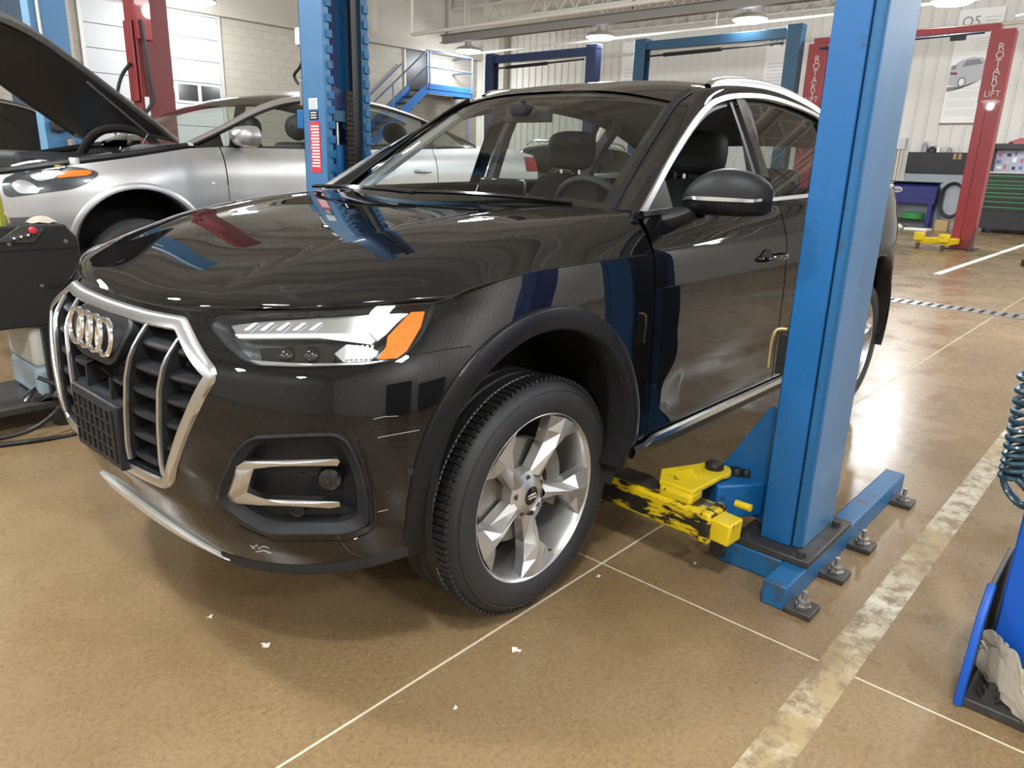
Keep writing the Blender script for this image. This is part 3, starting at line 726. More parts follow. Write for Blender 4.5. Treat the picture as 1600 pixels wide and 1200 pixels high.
# cowl with wipers
hc = H[-1][np.abs(H[-1][:, 1]) < .71]; wc = np.array([WS[0][np.argmin(np.abs(WS[0][:, 1]-y))] for y in hc[:, 1]])
MB().grid(np.array([hc+[.004, 0, -.012], (hc+wc)/2+[0, 0, -.022], wc+[0, 0, -.012]])).build('cowl', 'car_plastic', SUV, smooth=60)
for (a, b) in (((-.262, -.10, 1.236), (-.42, .60, 1.232)), ((-.262, -.66, 1.232), (-.235, .02, 1.238))):
    w = MB().tube(spline([a, ((a[0]+b[0])/2+.035, (a[1]+b[1])/2, 1.244), b], 14), .008, 6).build('wiper', 'gloss_black', SUV)
# roof rails
rp = spline([(-1.235, .612, 1.664), (-1.27, .612, 1.682), (-1.36, .612, 1.700), (-1.6, .612, 1.719), (-1.9, .61, 1.717), (-2.3, .60, 1.680), (-2.7, .585, 1.615), (-2.95, .575, 1.568), (-3.02, .57, 1.535)], 50)
both(MB().grid([[p+np.array(o) for o in ((0, -.020, -.035), (0, -.016, .004), (0, -.004, .010), (0, .012, .006), (0, .018, -.004), (0, .020, -.040))] for p in rp]), 'roof_rail', 'satin', smooth=50)
# --- grille: bright frame, upright bars, slats, mesh behind
GR = thing('grille', None, None, (0.85, 0, .5)); GR.parent = SUV; GR.location = Vector(np.array((.85, 0, .5))-wl(SUV))
gh = [(0, GZT), (GT[1]*.6, GZT+.002), (GT[1], GT[2]), (GM[1], GM[2]), (GB[1]+.014, GB[2]+.03), (GB[1]-.02, GB[2]), (GB[1]*.5, GZB), (0, GZB)]
gfull = gh+[(-y, z) for y, z in gh[-2:0:-1]]
gpath = rounded(gfull, .012, 3); gc = np.array([0, (GZT+GZB)/2+.04])
def g3(y, z, o): return np.array([fx(y, z)+o, y, z])
def ginset(p, d):
    n = len(p); out = []
    for i in range(n):
        t = p[(i+1) % n]-p[i-1]; t /= np.linalg.norm(t); nn = np.array([-t[1], t[0]])
        if nn@(gc-p[i]) < 0: nn = -nn
        out.append(p[i]+nn*d)
    return np.array(out)
gp = dense(gpath, .02)
rows = [[g3(*a, o) for a in ginset(gp, d)] for d, o in ((-.014, -.006), (-.011, .009), (-.006, .012), (.014, .009), (.019, .004), (.021, -.03))]
MB().grid(rows, close_v=True).build('grille_frame', 'satin', GR, smooth=40)
rows = [[g3(*a, o) for a in ginset(gp, d)] for d, o in ((.022, .0), (.03, -.075))]
MB().grid(rows, close_v=True).build('grille_shroud', 'car_plastic', GR)
ins = ginset(gpath, .02)
MB().add([g3(*a, -.075) for a in ins]+[g3(0, .75, -.085)], [(i, (i+1) % len(ins), len(ins)) for i in range(len(ins))]).build('grille_backing', 'deep_black', GR)
def gx(z):
    """half width of the opening at height z"""
    h = np.array(gh); zz = h[2:6, 1][::-1]; yy = h[2:6, 0][::-1]; return np.interp(z, zz, yy)-.026
# upright bars (kinked like the frame)
def vbar(px, m, w=.011):
    P = [hit(*p) for p in px]; P = [(p[1], p[2]) for p in P]; return P
bars = [[(232, 505), (205, 556), (199, 590), (205, 716)], [(282, 527), (257, 572), (250, 610), (258, 742)]]
bar2 = []
for b in bars:
    P = [hit(*p) for p in b]; yz = dense([(p[1], p[2]) for p in P], .02, False); bar2.append(yz)
    for s in (1, -1):
        ub = MB().grid([[g3(s*y, z, o) + np.array([0, s*d, 0]) for d, o in ((-.0045, -.05), (-.0045, .003), (.0045, .003), (.0045, -.05))] for y, z in yz]).build('upright_bar', 'car_plastic', GR, smooth=40)
        MB().grid([[g3(s*y, z, o) + np.array([0, s*d, 0]) for d, o in ((-.0055, -.002), (-.005, .006), (-.002, .009), (.002, .009), (.005, .006), (.0055, -.002))] for y, z in yz]).build('bright_cap', 'satin', ub, smooth=40)
for s in (1, -1):
    zz = np.linspace(GZB+.03, GZB+.24, 8)
    MB().grid([[g3(s*.085, z, o)+np.array([0, s*d, 0]) for d, o in ((-.006, -.04), (-.005, -.004), (.005, -.004), (.006, -.04))] for z in zz]).build('upright_bar', 'car_plastic', GR, smooth=30)
# slats: between neighbouring uprights, each blade its own piece
def ybar(k, z):
    yz = bar2[k]; return np.interp(z, yz[::-1, 1], yz[::-1, 0])
def slat(y0, y1, z):
    ys_ = np.linspace(y0, y1, 7); rows = []
    for y in ys_:
        e = .006*(1-((y-(y0+y1)/2)/((y1-y0)/2+1e-6))**4)
        rows.append([g3(y, z+.014, -.062), g3(y, z+.004, -.012+e), g3(y, z-.004, -.010+e), g3(y, z-.012, -.018+e), g3(y, z-.006, -.062)])
    MB().grid(rows, close_v=True).build('slat', 'car_plastic', GR, smooth=35)
pitch = .062
for k in range(7):
    z = GZT-.055-k*pitch
    if z < GZB+.03: continue
    for s in (1, -1):
        sg = lambda a, b: slat(min(s*a, s*b), max(s*a, s*b), z)
        if gx(z) > ybar(1, z)+.03: sg(ybar(1, z)+.008, gx(z))
        sg(ybar(0, z)+.008, min(ybar(1, z)-.008, gx(z)))
        if k >= 1: sg(.091 if k > 1 else .17, ybar(0, z)-.008)
    if k >= 4: pass
    if k == 3: slat(-.079, .079, z)
# badge carrier and the four rings
EZ = .883
car_ = [(-.19, EZ+.035), (-.12, EZ+.062), (.12, EZ+.062), (.19, EZ+.035), (.16, EZ-.05), (.10, EZ-.078), (-.10, EZ-.078), (-.16, EZ-.05)]
cp_ = rounded(car_, .03, 4)
MB().prism([g3(0, z, -.045)*[1, 0, 1]+[0, y, 0] for y, z in cp_], (.05, 0, 0)).build('badge_carrier', 'car_plastic', GR, smooth=40, bevel=.006)
EM = MB()
for k in range(4):
    yc = (1.5-k)*.0655; a = np.linspace(0, 2*PI, 40, endpoint=False)
    rg = [(fx(0, EZ)+.020-.08*yc**2-(EZ-.883+.046*math.sin(t))*.15, yc+.046*math.cos(t), EZ+.046*math.sin(t)) for t in a]
    MB().tube(rg, .0078, 8, closed=True).build('ring', 'chrome', GR)
# licence plate bracket
PB = [hit(109, 586), hit(181, 630), hit(186, 712), hit(113, 664)]
pz1 = (PB[0][2]+PB[1][2])/2; pz0 = (PB[2][2]+PB[3][2])/2; pz1 = min(pz1, .74)
pxx = fx(.1, .62)+.004
MB().box((pxx-.03, -.158, pz0), (pxx+.012, .158, pz1)).build('plate_bracket', 'car_plastic', GR, bevel=.006)
pb = MB()
for z in np.linspace(pz0+.02, pz1-.02, 5): pb.box((pxx+.012, -.135, z-.0025), (pxx+.016, .135, z+.0025))
for y in np.linspace(-.135, .135, 8): pb.box((pxx+.012, y-.0025, pz0+.02), (pxx+.016, y+.0025, pz1-.02))
pb.build('plate_bracket_ribs', 'car_plastic', GR, smooth=0)
# --- headlamps
def lamp_side(flip):
    def B(mb, name, m, par, **k):
        if flip: mb.v = [np.vstack(mb.v)*[1, -1, 1]]; mb.f = [q[::-1] for q in mb.f]
        return mb.build(name, m, par, **k)
    P0 = hit(500, 525)*([1, -1, 1] if flip else [1, 1, 1])
    t = thing('headlamp', None, None, P0); t.parent = SUV; t.location = Vector(P0-wl(SUV))
    B(ringfill(rounded(HL, 9, 3), .003, 7), 'lens', 'lamp_glass', t, smooth=80)
    hp = hits(rounded(HL, 9, 3), .002, 5)
    B(MB().tube(hp, .0024, 6, closed=True), 'lens_seal', 'deep_black', t)
    d = dense(rounded(HL, 9, 3), 6); c = d.mean(0)
    wall = [[hit(*p, -.001) for p in d], [hit(*(c+(p-c)*.94), -.05) for p in d], [hit(*(c+(p-c)*.5), -.062) for p in d], [hit(*(c+(p-c)*.02), -.065) for p in d]]
    B(MB().grid(wall, close_v=True), 'housing', 'lamp_grey', t)
    def pc(name, poly, off, m, thick=.006, K=4): return B(ringfill(poly, off, K, 7, thick), name, m, t, smooth=50)
    pc('turn_reflector', [(643, 486), (665, 485), (659, 509), (637, 547), (621, 559), (590, 560), (604, 540), (606, 524)], -.008, 'amber')
    pc('upper_reflector', [(352, 503), (398, 497), (490, 491), (606, 484), (640, 485), (600, 520), (585, 530), (570, 518), (360, 516)], -.022, 'lamp_silver', .02)
    pc('light_guide', [(362, 519), (566, 518), (585, 531), (580, 536), (562, 525), (368, 525)], -.012, 'lamp_white', .01, 2)
    pc('light_guide', [(575, 514), (600, 492), (632, 490), (604, 520), (590, 530)], -.012, 'lamp_white', .01, 2)
    for k in range(5):
        x = 375+k*26; pc('upper_rib', [(x, 512), (x+16, 501), (x+22, 500), (x+7, 512)], -.014, 'lamp_white', .006, 2)
    pc('side_reflector', [(540, 533), (575, 538), (592, 545), (580, 561), (535, 562), (520, 548)], -.022, 'lamp_silver', .015)
    for k in range(6):
        x = 540+k*8; pc('reflector_rib', [(x, 536), (x+4, 536), (x+2, 558), (x-2, 558)], -.016, 'lamp_white', .004, 2)
    pc('projector_bezel', [(395, 537), (500, 530), (525, 545), (515, 563), (420, 566), (400, 556)], -.03, 'gloss_black', .012)
    for x in (440, 482):
        C0 = hit(x, 549, -.035); n = nrm(C0)*[1, 1, 0]; n /= np.linalg.norm(n)
        B(MB().lathe([(.0, .022), (.008, .021), (.016, .015), (.021, .004), (.022, -.01)], C0, n, 24), 'projector_lens', 'gloss_black', t)
    pc('lower_trim', [(385, 560), (420, 567), (580, 564), (600, 562), (560, 569), (470, 571), (405, 569)], -.012, 'lamp_silver', .004, 2)
lamp_side(False); lamp_side(True)
# --- fog lamp openings
def fog_side(flip):
    S = np.array([1, -1, 1]) if flip else np.array([1, 1, 1])
    def B(mb, name, m, par, **k):
        if flip: mb.v = [np.vstack(mb.v)*[1, -1, 1]]; mb.f = [q[::-1] for q in mb.f]
        return mb.build(name, m, par, **k)
    P0 = hit(450, 755)*S; t = thing('fog_lamp_surround', None, None, P0); t.parent = SUV; t.location = Vector(P0-wl(SUV))
    d = dense(rounded(FOG, 26, 4), 6); c = np.array([458., 757.])
    rr = [[hit(*(c+(p-c)*k), o) for p in d] for k, o in ((1.0, .001), (.985, .008), (.95, .009), (.90, -.004), (.84, -.012), (.80, -.05), (.4, -.065), (.02, -.067))]
    B(MB().grid(rr, close_v=True), 'surround', 'car_plastic', t, smooth=35)
    def pc(name, poly, off, m, thick=.02, K=3): return B(ringfill(poly, off, K, 7, thick, None, .007 if m == 'satin' else 0), name, m, t, smooth=40)
    pc('bright_trim', [(366, 731), (381, 721), (527, 718), (531, 722), (527, 729), (400, 731), (372, 736)], -.004, 'satin')
    pc('bright_trim', [(351, 778), (366, 733), (374, 735), (396, 731), (392, 742), (384, 771), (360, 784)], -.004, 'satin')
    pc('bright_trim', [(351, 779), (384, 771), (400, 781), (530, 786), (531, 793), (515, 796), (390, 791), (362, 788)], -.004, 'satin')
    pc('lower_flap', [(385, 797), (530, 800), (545, 806), (545, 815), (430, 818), (405, 810)], -.03, 'car_plastic', .004)
    C0 = hit(513, 754, -.045); n = nrm(C0)*[1, 1, 0]; n /= np.linalg.norm(n)
    B(MB().lathe([(.0, .035), (.012, .034), (.026, .028), (.031, .018), (.033, -.01)], C0, n, 28), 'fog_lamp', 'gloss_black', t)
    B(MB().lathe([(0, .016), (.010, .016), (.012, .020), (.017, .02), (.018, .012), (.018, -.01)], hit(460, 804, -.03), n, 24), 'parking_sensor', 'car_plastic', t)
fog_side(False); fog_side(True)
# washer cover, parking sensor on the corner
both(ringfill([(437, 630), (443, 612), (456, 599), (503, 597), (500, 612), (488, 627)], .0015, 4, 6, .004), 'washer_cover', 'car_black', smooth=60)
ol = hits([(437, 630), (443, 612), (456, 599), (503, 597), (500, 612), (488, 627)], .0012, 6); both(MB().tube(ol, .0012, 5, closed=True), 'cover_gap', 'deep_black')
sc_ = hit(642, 736); both(MB().lathe([(0, .003), (.009, .003), (.011, 0), (.011, -.004)], sc_, nrm(sc_), 20), 'parking_sensor', 'gloss_black')
# bumper / fender seam, flare line round the fog opening
both(MB().tube(hits([(637, 553), (668, 551), (700, 545), (735, 541)], .0005, 10, False), .0016, 5), 'seam', 'deep_black')
both(MB().tube(hits([(560, 688), (573, 720), (584, 770), (587, 822), (575, 834), (545, 846), (430, 846), (372, 822)], -.0005, 10, False), .0035, 6), 'flare_edge', 'car_black')
# lower lip blade below the painted bumper
LR = []
for j in range(len(FR)):
    p = G[0, j]
    if p[1] < .39 or p[0] < .50: continue
    n_ = nrm(p)*[1, 1, 0]; n_ /= np.linalg.norm(n_); up_ = np.array([0, 0, 1.])
    LR.append([p+n_*.002+up_*.030, p+n_*.009+up_*.008, p+n_*.006-up_*.016, p-n_*.05-up_*.018])
both(MB().grid(LR), 'lower_lip', 'car_plastic', smooth=50)
# scuffs on the lower bumper corner and fine scratches beside the fog opening
for pl in ([(394, 856), (402, 851), (404, 857), (412, 853), (420, 856)], [(400, 862), (412, 860), (424, 864)], [(392, 852), (398, 858)], [(583, 655), (600, 651), (622, 650)], [(590, 684), (610, 680), (655, 672)], [(590, 800), (606, 796)]):
    MB().tube(hits(pl, .0004, 5, False), .0011 if pl[0][0] < 500 else .0005, 5).build('scuff', 'rubber_white', BUMP)
# undertray
MB().box((-3.4, -.72, .40), (.46, .72, .44)).build('undertray', 'underbody', SUV, smooth=0)
MB().box((-3.3, -.55, .44), (.45, .55, .95)).build('floorpan', 'deep_black', SUV, smooth=0)
# --- door handles, mirror, fuel side details
def handle(x, z):
    y = float(sy(x, z))
    m = MB().tube(spline([(x+.10, y-.004, z-.002), (x+.085, y+.022, z), (x+.03, y+.034, z+.001), (x-.05, y+.034, z+.001), (x-.085, y+.024, z), (x-.10, y-.004, z)], 18), .0125, 10)
    return m
for xh in (-1.31, -2.25):
    both(handle(xh, 1.025), 'door_handle', 'car_black', smooth=80)
    both(MB().add(*(lambda P: (P, [tuple(range(len(P)))]))([(xh+.05+.055*math.cos(t), float(sy(xh, 1.025))+.0015, 1.02+.04*math.sin(t)) for t in np.linspace(0, 2*PI, 24, endpoint=False)])), 'handle_recess', 'deep_black')
def mirror_side(flip):
    S = np.array([1, -1, 1]) if flip else np.array([1, 1, 1])
    def B(mb, name, m, par, **k):
        if flip: mb.v = [np.vstack(mb.v)*[1, -1, 1]]; mb.f = [q[::-1] for q in mb.f]
        return mb.build(name, m, par, **k)
    c = np.array([-.66, 1.022, 1.272]); t = thing('mirror', None, None, c*S); t.parent = SUV; t.location = Vector(c*S-wl(SUV))
    # housing: sections across the car width, each a rounded profile in x-z
    cap = []; low = []
    ys = [.885, .90, .93, .98, 1.04, 1.10, 1.135, 1.155, 1.162]
    zt_ = [1.262, 1.285, 1.318, 1.346, 1.356, 1.346, 1.330, 1.312, 1.298]; zb_ = [1.238, 1.222, 1.213, 1.210, 1.210, 1.212, 1.215, 1.220, 1.228]
    xf_ = [-.645, -.615, -.59, -.572, -.578, -.60, -.622, -.645, -.66]; xr_ = [-.70, -.71, -.715, -.72, -.72, -.72, -.715, -.71, -.70]
    def sec(i, a0, a1, n):
        zm = (1.262 if 1 < i < 7 else (zt_[i]+zb_[i])/2); out_ = []
        for a in np.linspace(a0, a1, n):
            ca, sa = math.cos(a), math.sin(a); e = .75
            x = (xf_[i]+xr_[i])/2+(xf_[i]-xr_[i])/2*math.copysign(abs(ca)**e, ca); z = zm+((zt_[i]-zm) if sa > 0 else (zm-zb_[i]))*math.copysign(abs(sa)**e, sa)
            out_.append((x, ys[i], z))
        return out_
    def loft(a0, a1, n): return patch([sec(i, a0, a1, n) for i in range(9)], 36, n)
    B(MB().grid(loft(.0, PI, 20)).add(sec(8, 0, PI, 20), [tuple(range(20))]), 'mirror_cap', 'car_plastic', t, smooth=70)
    B(MB().grid(loft(-PI, 0, 20)).add(sec(8, -PI, 0, 20), [tuple(range(20))]), 'mirror_base', 'clad_black', t, smooth=70)
    # signal strip along the waist
    L = loft(-.035, .035, 3); L = L+np.array([.003, 0, 0])
    B(MB().grid(L[4:33]), 'signal_strip', 'lamp_silver', t, smooth=70)
    B(MB().grid(patch([[(-.705, y, z) for z in np.linspace(1.232, 1.335, 6)] for y in (.92, 1.14)], 4, 6)-[.016, 0, 0]), 'mirror_glass', 'chrome', t)
    arm = patch([[(-.60+.06*math.cos(a), .86, 1.185+.04*math.sin(a)) for a in np.linspace(0, 2*PI, 14)], [(-.625+.052*math.cos(a), .90, 1.20+.032*math.sin(a)) for a in np.linspace(0, 2*PI, 14)], [(-.65+.045*math.cos(a), .95, 1.225+.028*math.sin(a)) for a in np.linspace(0, 2*PI, 14)]], 10, 14)
    B(MB().grid(arm), 'mirror_arm', 'car_plastic', t, smooth=70)
mirror_side(False)
both(MB().box((-.58, .70, 1.10), (-.405, .846, 1.203)), 'pillar_root', 'car_black', bevel=.01)
# --- cabin
CAB = thing('cabin', None, None, (-1.3, 0, .8)); CAB.parent = SUV; CAB.location = Vector(np.array((-1.3, 0, .8))-wl(SUV))
dsh = patch([[(-.40, y, 1.16-.0*abs(y)) for y in (-.74, -.35, 0, .35, .74)], [(-.55, y, 1.188-.01*(abs(y) > .5)) for y in (-.76, -.35, 0, .35, .76)], [(-.75, y, 1.17) for y in (-.78, -.35, 0, .35, .78)], [(-.82, y, 1.05) for y in (-.78, -.35, 0, .35, .78)], [(-.74, y, .85) for y in (-.78, -.35, 0, .35, .78)]], 24, 24)
dsh_b = dsh.copy()
for r in dsh:
    for p in r: p[2] += .045*math.exp(-((p[1]-.38)/.17)**2-((p[0]+.70)/.10)**2)
MB().grid(dsh).build('dashboard', 'interior', CAB, smooth=70)
MB().box((-.77, -.16, 1.16), (-.755, .10, 1.29)).build('centre_screen', 'gloss_black', CAB, bevel=.006)
swc = np.array([-.86, .38, 1.135]); ax = np.array([-.90, 0, .43]); ax /= np.linalg.norm(ax); u = np.array([0, 1, 0.]); w = np.cross(ax, u)
SW = MB().tube([swc+.185*(u*math.cos(a)+w*math.sin(a)) for a in np.linspace(0, 2*PI, 48, endpoint=False)], .0155, 10, closed=True).build('steering_wheel', 'interior', CAB)
MB().tube([swc+.17*u, swc, swc-.17*u], .02, 8).tube([swc, swc+w*.17], .02, 8).lathe([(0, .03), (.05, .028), (.07, .01), (.07, -.05)], swc, ax, 20).build('spokes', 'interior', SW)
def seat(y, x, rear=False):
    t = MB(); w = .25 if not rear else .60; hr = .08 if rear else 0
    back = patch([[(x+.02, y-w, .70), (x+.09, y, .70), (x+.02, y+w, .70)], [(x-.07, y-w, .95), (x-.02, y, .95), (x-.07, y+w, .95)], [(x-.17, y-w*.9, 1.20-hr), (x-.13, y, 1.21-hr), (x-.17, y+w*.9, 1.20-hr)], [(x-.215, y-w*.75, 1.29-hr*1.3), (x-.20, y, 1.31-hr*1.3), (x-.215, y+w*.75, 1.29-hr*1.3)]], 14, 12)
    bk = back-[.13, 0, .01]
    m = MB().grid(back).grid(bk); e1 = np.vstack([back[0], back[1:, -1], back[-1, ::-1][1:], back[::-1, 0][1:-1]]); e2 = np.vstack([bk[0], bk[1:, -1], bk[-1, ::-1][1:], bk[::-1, 0][1:-1]])
    m.grid(np.array([e1, e2]), close_v=True)
    s = m.build('seat_back', 'interior', CAB, smooth=50)
    MB().box((x-.05, y-w, .62), (x+.48, y+w, .80)).build('seat_cushion', 'interior', CAB, bevel=.05, bseg=4)
    for yy in ((y,) if not rear else (y-.38, y, y+.38)):
        hx = x-.235; dzr = .13 if rear else 0; a = np.linspace(0, 2*PI, 20, endpoint=False)
        rows = []
        for k, (s_, dx) in enumerate(((.0, .058), (.6, .055), (.9, .04), (1, .01), (1, -.02), (.9, -.05), (.6, -.06), (0, -.062))):
            rows.append([(hx+dx, yy+.14*s_*math.copysign(abs(math.cos(q))**.55, math.cos(q)), 1.425-dzr+.098*(.75 if rear else 1)*s_*math.copysign(abs(math.sin(q))**.55, math.sin(q))) for q in a])
        h = MB().grid(rows, close_v=True).build('headrest', 'interior', CAB, smooth=70)
        MB().cyl((hx, yy-.06, 1.20), (hx, yy-.06, 1.36-dzr), .008, 8).cyl((hx, yy+.06, 1.20), (hx, yy+.06, 1.36-dzr), .008, 8).build('headrest_post', 'chrome', h)
seat(.37, -1.42); seat(-.37, -1.42); seat(0, -2.28, True)
for s in (1, -1):
    # inner pillars and belt guides
    MB().tube(spline([(-1.47, s*.80, 1.15), (-1.475, s*.74, 1.35), (-1.49, s*.66, 1.56), (-1.49, s*.60, 1.64)], 14), .035, 8).build('b_pillar_lining', 'interior_grey', CAB)
    MB().tube(spline([(-2.33, s*.80, 1.2), (-2.36, s*.72, 1.4), (-2.4, s*.6, 1.6)], 10), .04, 8).build('c_pillar_lining', 'interior_grey', CAB)
    MB().tube(inner[2:60]*[1, s, 1]+[-.03, -s*.025, -.02], .026, 8).build('a_pillar_lining', 'headliner', CAB)
    MB().box((-.5, s*.78, .6), (-2.3, s*.84, 1.185)).build('door_lining', 'interior', CAB, bevel=.02)
MB().box((-2.45, -.6, .6), (-3.6, .6, .8)).build('boot_floor', 'interior', CAB, bevel=.02)
MB().tube([(-.84, 0, 1.60), (-.86, 0, 1.55)], .012, 8).box((-.89, -.12, 1.515), (-.865, .12, 1.575)).build('rear_view_mirror', 'deep_black', CAB, bevel=.01)
MB().box((-.80, -.05, 1.525), (-.87, .05, 1.585)).build('sensor_housing', 'deep_black', CAB, bevel=.02)
# --- wheels
def wheel(c, yo, flip, name='wheel'):
    """c centre, yo the y of the rim's outer face"""
    c = np.array(c, float); s = -1 if flip else 1
    t = thing(name, None, None, (c[0], c[1], c[2])); t.parent = SUV; t.location = Vector(c-wl(SUV)); Y = lambda h: (c[0], c[1], c[2])
    ax = (0, s, 0); R = .369
    o = lambda pts: pts
    # tyre: h measured outward from the wheel centre plane (rim face at +.105)
    prof = [(.262, .108), (.266, .121), (.280, .129), (.305, .133), (.330, .130), (.347, .122), (.358, .108), (.365, .092)]
    T = MB().lathe(prof, c, ax, 120)
    for (h0, h1) in ((.092, .0905),): pass
    tp = []
    for k, (a, b) in enumerate(((.092, .058), (.050, .012), (.004, -.034), (-.042, -.092))):
        tp += [(.365 if k == 0 else .360, a), (.3685, a-.004), (.3685, b+.004), (.360, b)]
        if k < 3: tp += [(.360, b), (.360, b-.008)]
    tp += [(.365, -.092)]
    tp += [(.347, -.122), (.305, -.133), (.262, -.108)]
    T.lathe(tp, c, ax, 120)
    ty = T.build('tyre', 'rubber', t, smooth=30)
    MB().lathe([(.336, .1295), (.338, .1305), (.340, .1295)], c, ax, 120).build('sidewall_ring', 'rubber', ty)
    MB().lathe([(.3684, .0295), (.3692, .0285), (.3692, .0265), (.3684, .0255)], c, ax, 120).build('tread_line', 'rubber_white', ty) if 0 else None
    lug = MB(); a_ = np.array(ax, float); N = 110
    for k in range(N):
        q = 2*PI*k/N; rd = np.array([math.cos(q), 0, math.sin(q)]); tg = np.array([-math.sin(q), 0, math.cos(q)])
        lug.bar(c+rd*.3665+a_*.106, c+rd*.3685+a_*.062, .012, .010, rd)
    lug.build('shoulder_blocks', 'rubber', ty, smooth=0)
    dash = MB()
    for k in range(150):
        q = 2*PI*k/150; rd = np.array([math.cos(q), 0, math.sin(q)]); tg = np.array([-math.sin(q), 0, math.cos(q)])
        p = c+rd*.3688+a_*.053; dash.bar(p-tg*.0052, p+tg*.0052, .0022, .0022, rd)
    dash.build('chalk_mark', 'rubber_white', ty, smooth=0)
    # rim barrel
    rp_ = [(.268, .108), (.270, .118), (.264, .121), (.257, .114), (.252, .095), (.243, .06), (.238, -.05), (.25, -.09), (.262, -.108)]
    rim = MB().lathe(rp_, c, ax, 96).build('rim', 'rim_silver', t, smooth=40)
    # brake disc and caliper
    MB().lathe([(.08, .03), (.165, .03), (.17, .026), (.17, .012), (.165, .008), (.08, .008)], c, ax, 64).build('brake_disc', 'disc_iron', t, smooth=35)
    MB().lathe([(.0, .05), (.075, .05), (.08, .045), (.08, .0)], c, ax, 40).build('hub', 'rim_dark', t, smooth=35)
    MB().lathe([(.235, -.04), (.0, -.05)], c, ax, 40).build('inner_shield', 'deep_black', t)
    cal = []
    for rr, h in ((.12, -.03), (.12, .055), (.185, .055), (.185, -.03)):
        cal.append([c+rr*np.array([math.cos(q), 0, math.sin(q)])+a_*h for q in np.linspace(-.55+PI*0, .55, 10)+(PI if not flip else 0)])
    MB().grid(np.array(cal), close_u=True).build('brake_caliper', 'disc_iron', t, smooth=40)
    # five bladed spokes: a flat wide foot at the rim twisting into a narrow ridge at the hub
    def P(r, deg, h):
        q = math.radians(deg)*(1 if not flip else -1); return c+r*np.array([math.cos(q), 0, math.sin(q)])*np.array([s if False else 1, 1, 1])+a_*h
    for k in range(5):
        b = SPK0+72*k
        rs = (.066, .165, .208, .257)
        L_ = [P(r, b-q, h) for r, q, h in zip(rs, (24, 7.5, 14, 17), (.074, .082, .100, .113))]
        Rg = [P(r, b+q, h) for r, q, h in zip(rs, (-4, -1, -2, -2), (.094, .118, .120, .120))]
        R2 = [P(r, b+q, h) for r, q, h in zip(rs, (6, 2.5, 6, 9), (.094, .114, .118, .119))]
        R_ = [P(r, b+q, h) for r, q, h in zip((.066, .165, .214, .257), (24, 8, 15, 20), (.074, .074, .098, .114))]
        dn = a_*(-.035)
        m = MB(); G_ = np.array([[p+dn for p in L_], L_, Rg, R2, R_, [p+dn for p in R_]]); m.grid(G_)
        m.grid(np.array([G_[0], G_[-1]]))
        m.build('spoke', 'rim_silver', t, smooth=0)
        lb = P(.0575, b+36, .075); MB().lathe([(0, .012), (.008, .012), (.0105, .010), (.0105, 0)], lb, ax, 12).build('wheel_bolt', 'dark_steel', t)
    MB().lathe([(.030, .094), (.05, .09), (.066, .082), (.078, .078), (.080, .05)], c, ax, 40).build('hub_face', 'rim_silver', t, smooth=40)
    cap = MB().lathe([(0, .0965), (.024, .0965), (.029, .094), (.030, .085)], c, ax, 32).build('centre_cap', 'gloss_black', t, smooth=40)
    for k in range(4):
        yc = (1.5-k)*.0088; q = np.linspace(0, 2*PI, 20, endpoint=False)
        MB().tube([c+a_*.0972+np.array([(yc+.0062*math.cos(x))*(-s), 0, .0062*math.sin(x)]) for x in q], .0009, 5, closed=True).build('cap_ring', 'chrome', cap)
    vq = math.radians(-112); MB().cyl(c+.243*np.array([math.cos(vq), 0, math.sin(vq)])+a_*.085, c+.225*np.array([math.cos(vq), 0, math.sin(vq)])+a_*.112, .004, 8).build('valve', 'rubber', t)
SPK0 = 47
wheel((0, .732, .385), .837, False); wheel((0, -.732, .385), .837, True)
SPK0 = 20
wheel((-2.82, .740, .415), .84, False); wheel((-2.82, -.740, .415), .84, True)
# ================================================================== two-post lift carrying the SUV: near post
LP = thing('lift_post', 'tall blue lift post with bolted base frame and yellow swing arm beside the black SUV', 'lift post', (-.93, 1.31, 0))
PX0, PX1, PY0, PY1 = -1.09, -.78, 1.237, 1.383
H_ = 3.5
MB().box((PX1-.012, PY0, .112), (PX1, PY1-.038, H_)).build('front_plate', 'blue_post', LP, bevel=.004)
MB().box((PX0, PY1-.012, .112), (PX1-.022, PY1, H_)).build('side_plate', 'blue_light', LP, bevel=.004)
MB().box((PX1-.03, PY1-.036, .112), (PX1-.006, PY1-.006, H_)).build('corner_flange', 'blue_frame', LP, bevel=.006)
MB().box((PX0, PY0, .112), (PX0+.012, PY1, H_)).build('rear_plate', 'blue_light', LP, bevel=.004)
MB().box((PX0+.02, PY0+.02, .112), (PX1-.02, PY1-.02, H_)).build('core', 'blue_dark', LP, smooth=0)
# base
MB().box((-1.14, 1.165, .086), (-.715, 1.435, .112)).build('base_plate', 'dark_steel', LP, bevel=.004)
MB().box((-1.86, 1.352, 0), (-.558, 1.432, .086)).build('floor_beam', 'blue_frame', LP, bevel=.006)
MB().box((-.79, 1.12, .0), (-.71, 1.35, .086)).build('cross_beam', 'blue_frame', LP, bevel=.006)
MB().box((-1.14, 1.12, .0), (-1.06, 1.35, .086)).build('cross_beam', 'blue_frame', LP, bevel=.006)
MB().box((-.75, 1.09, .02), (-.70, 1.15, .075)).build('beam_lug', 'dark_steel', LP, bevel=.004)
for x in (-.60, -.895, -1.18, -1.71):
    f = MB().box((x-.045, 1.428, .0), (x+.045, 1.515, .022)).build('anchor_foot', 'dark_steel', LP, bevel=.004)
    a = MB().lathe([(0, .052), (.010, .052), (.010, .044), (.019, .044), (.019, .028), (.026, .028), (.026, .022)], (x, 1.475, 0), (0, 0, 1), 6).cyl((x, 1.475, .05), (x, 1.475, .075), .009, 8)
    a.build('anchor_bolt', 'steel', f, smooth=30)
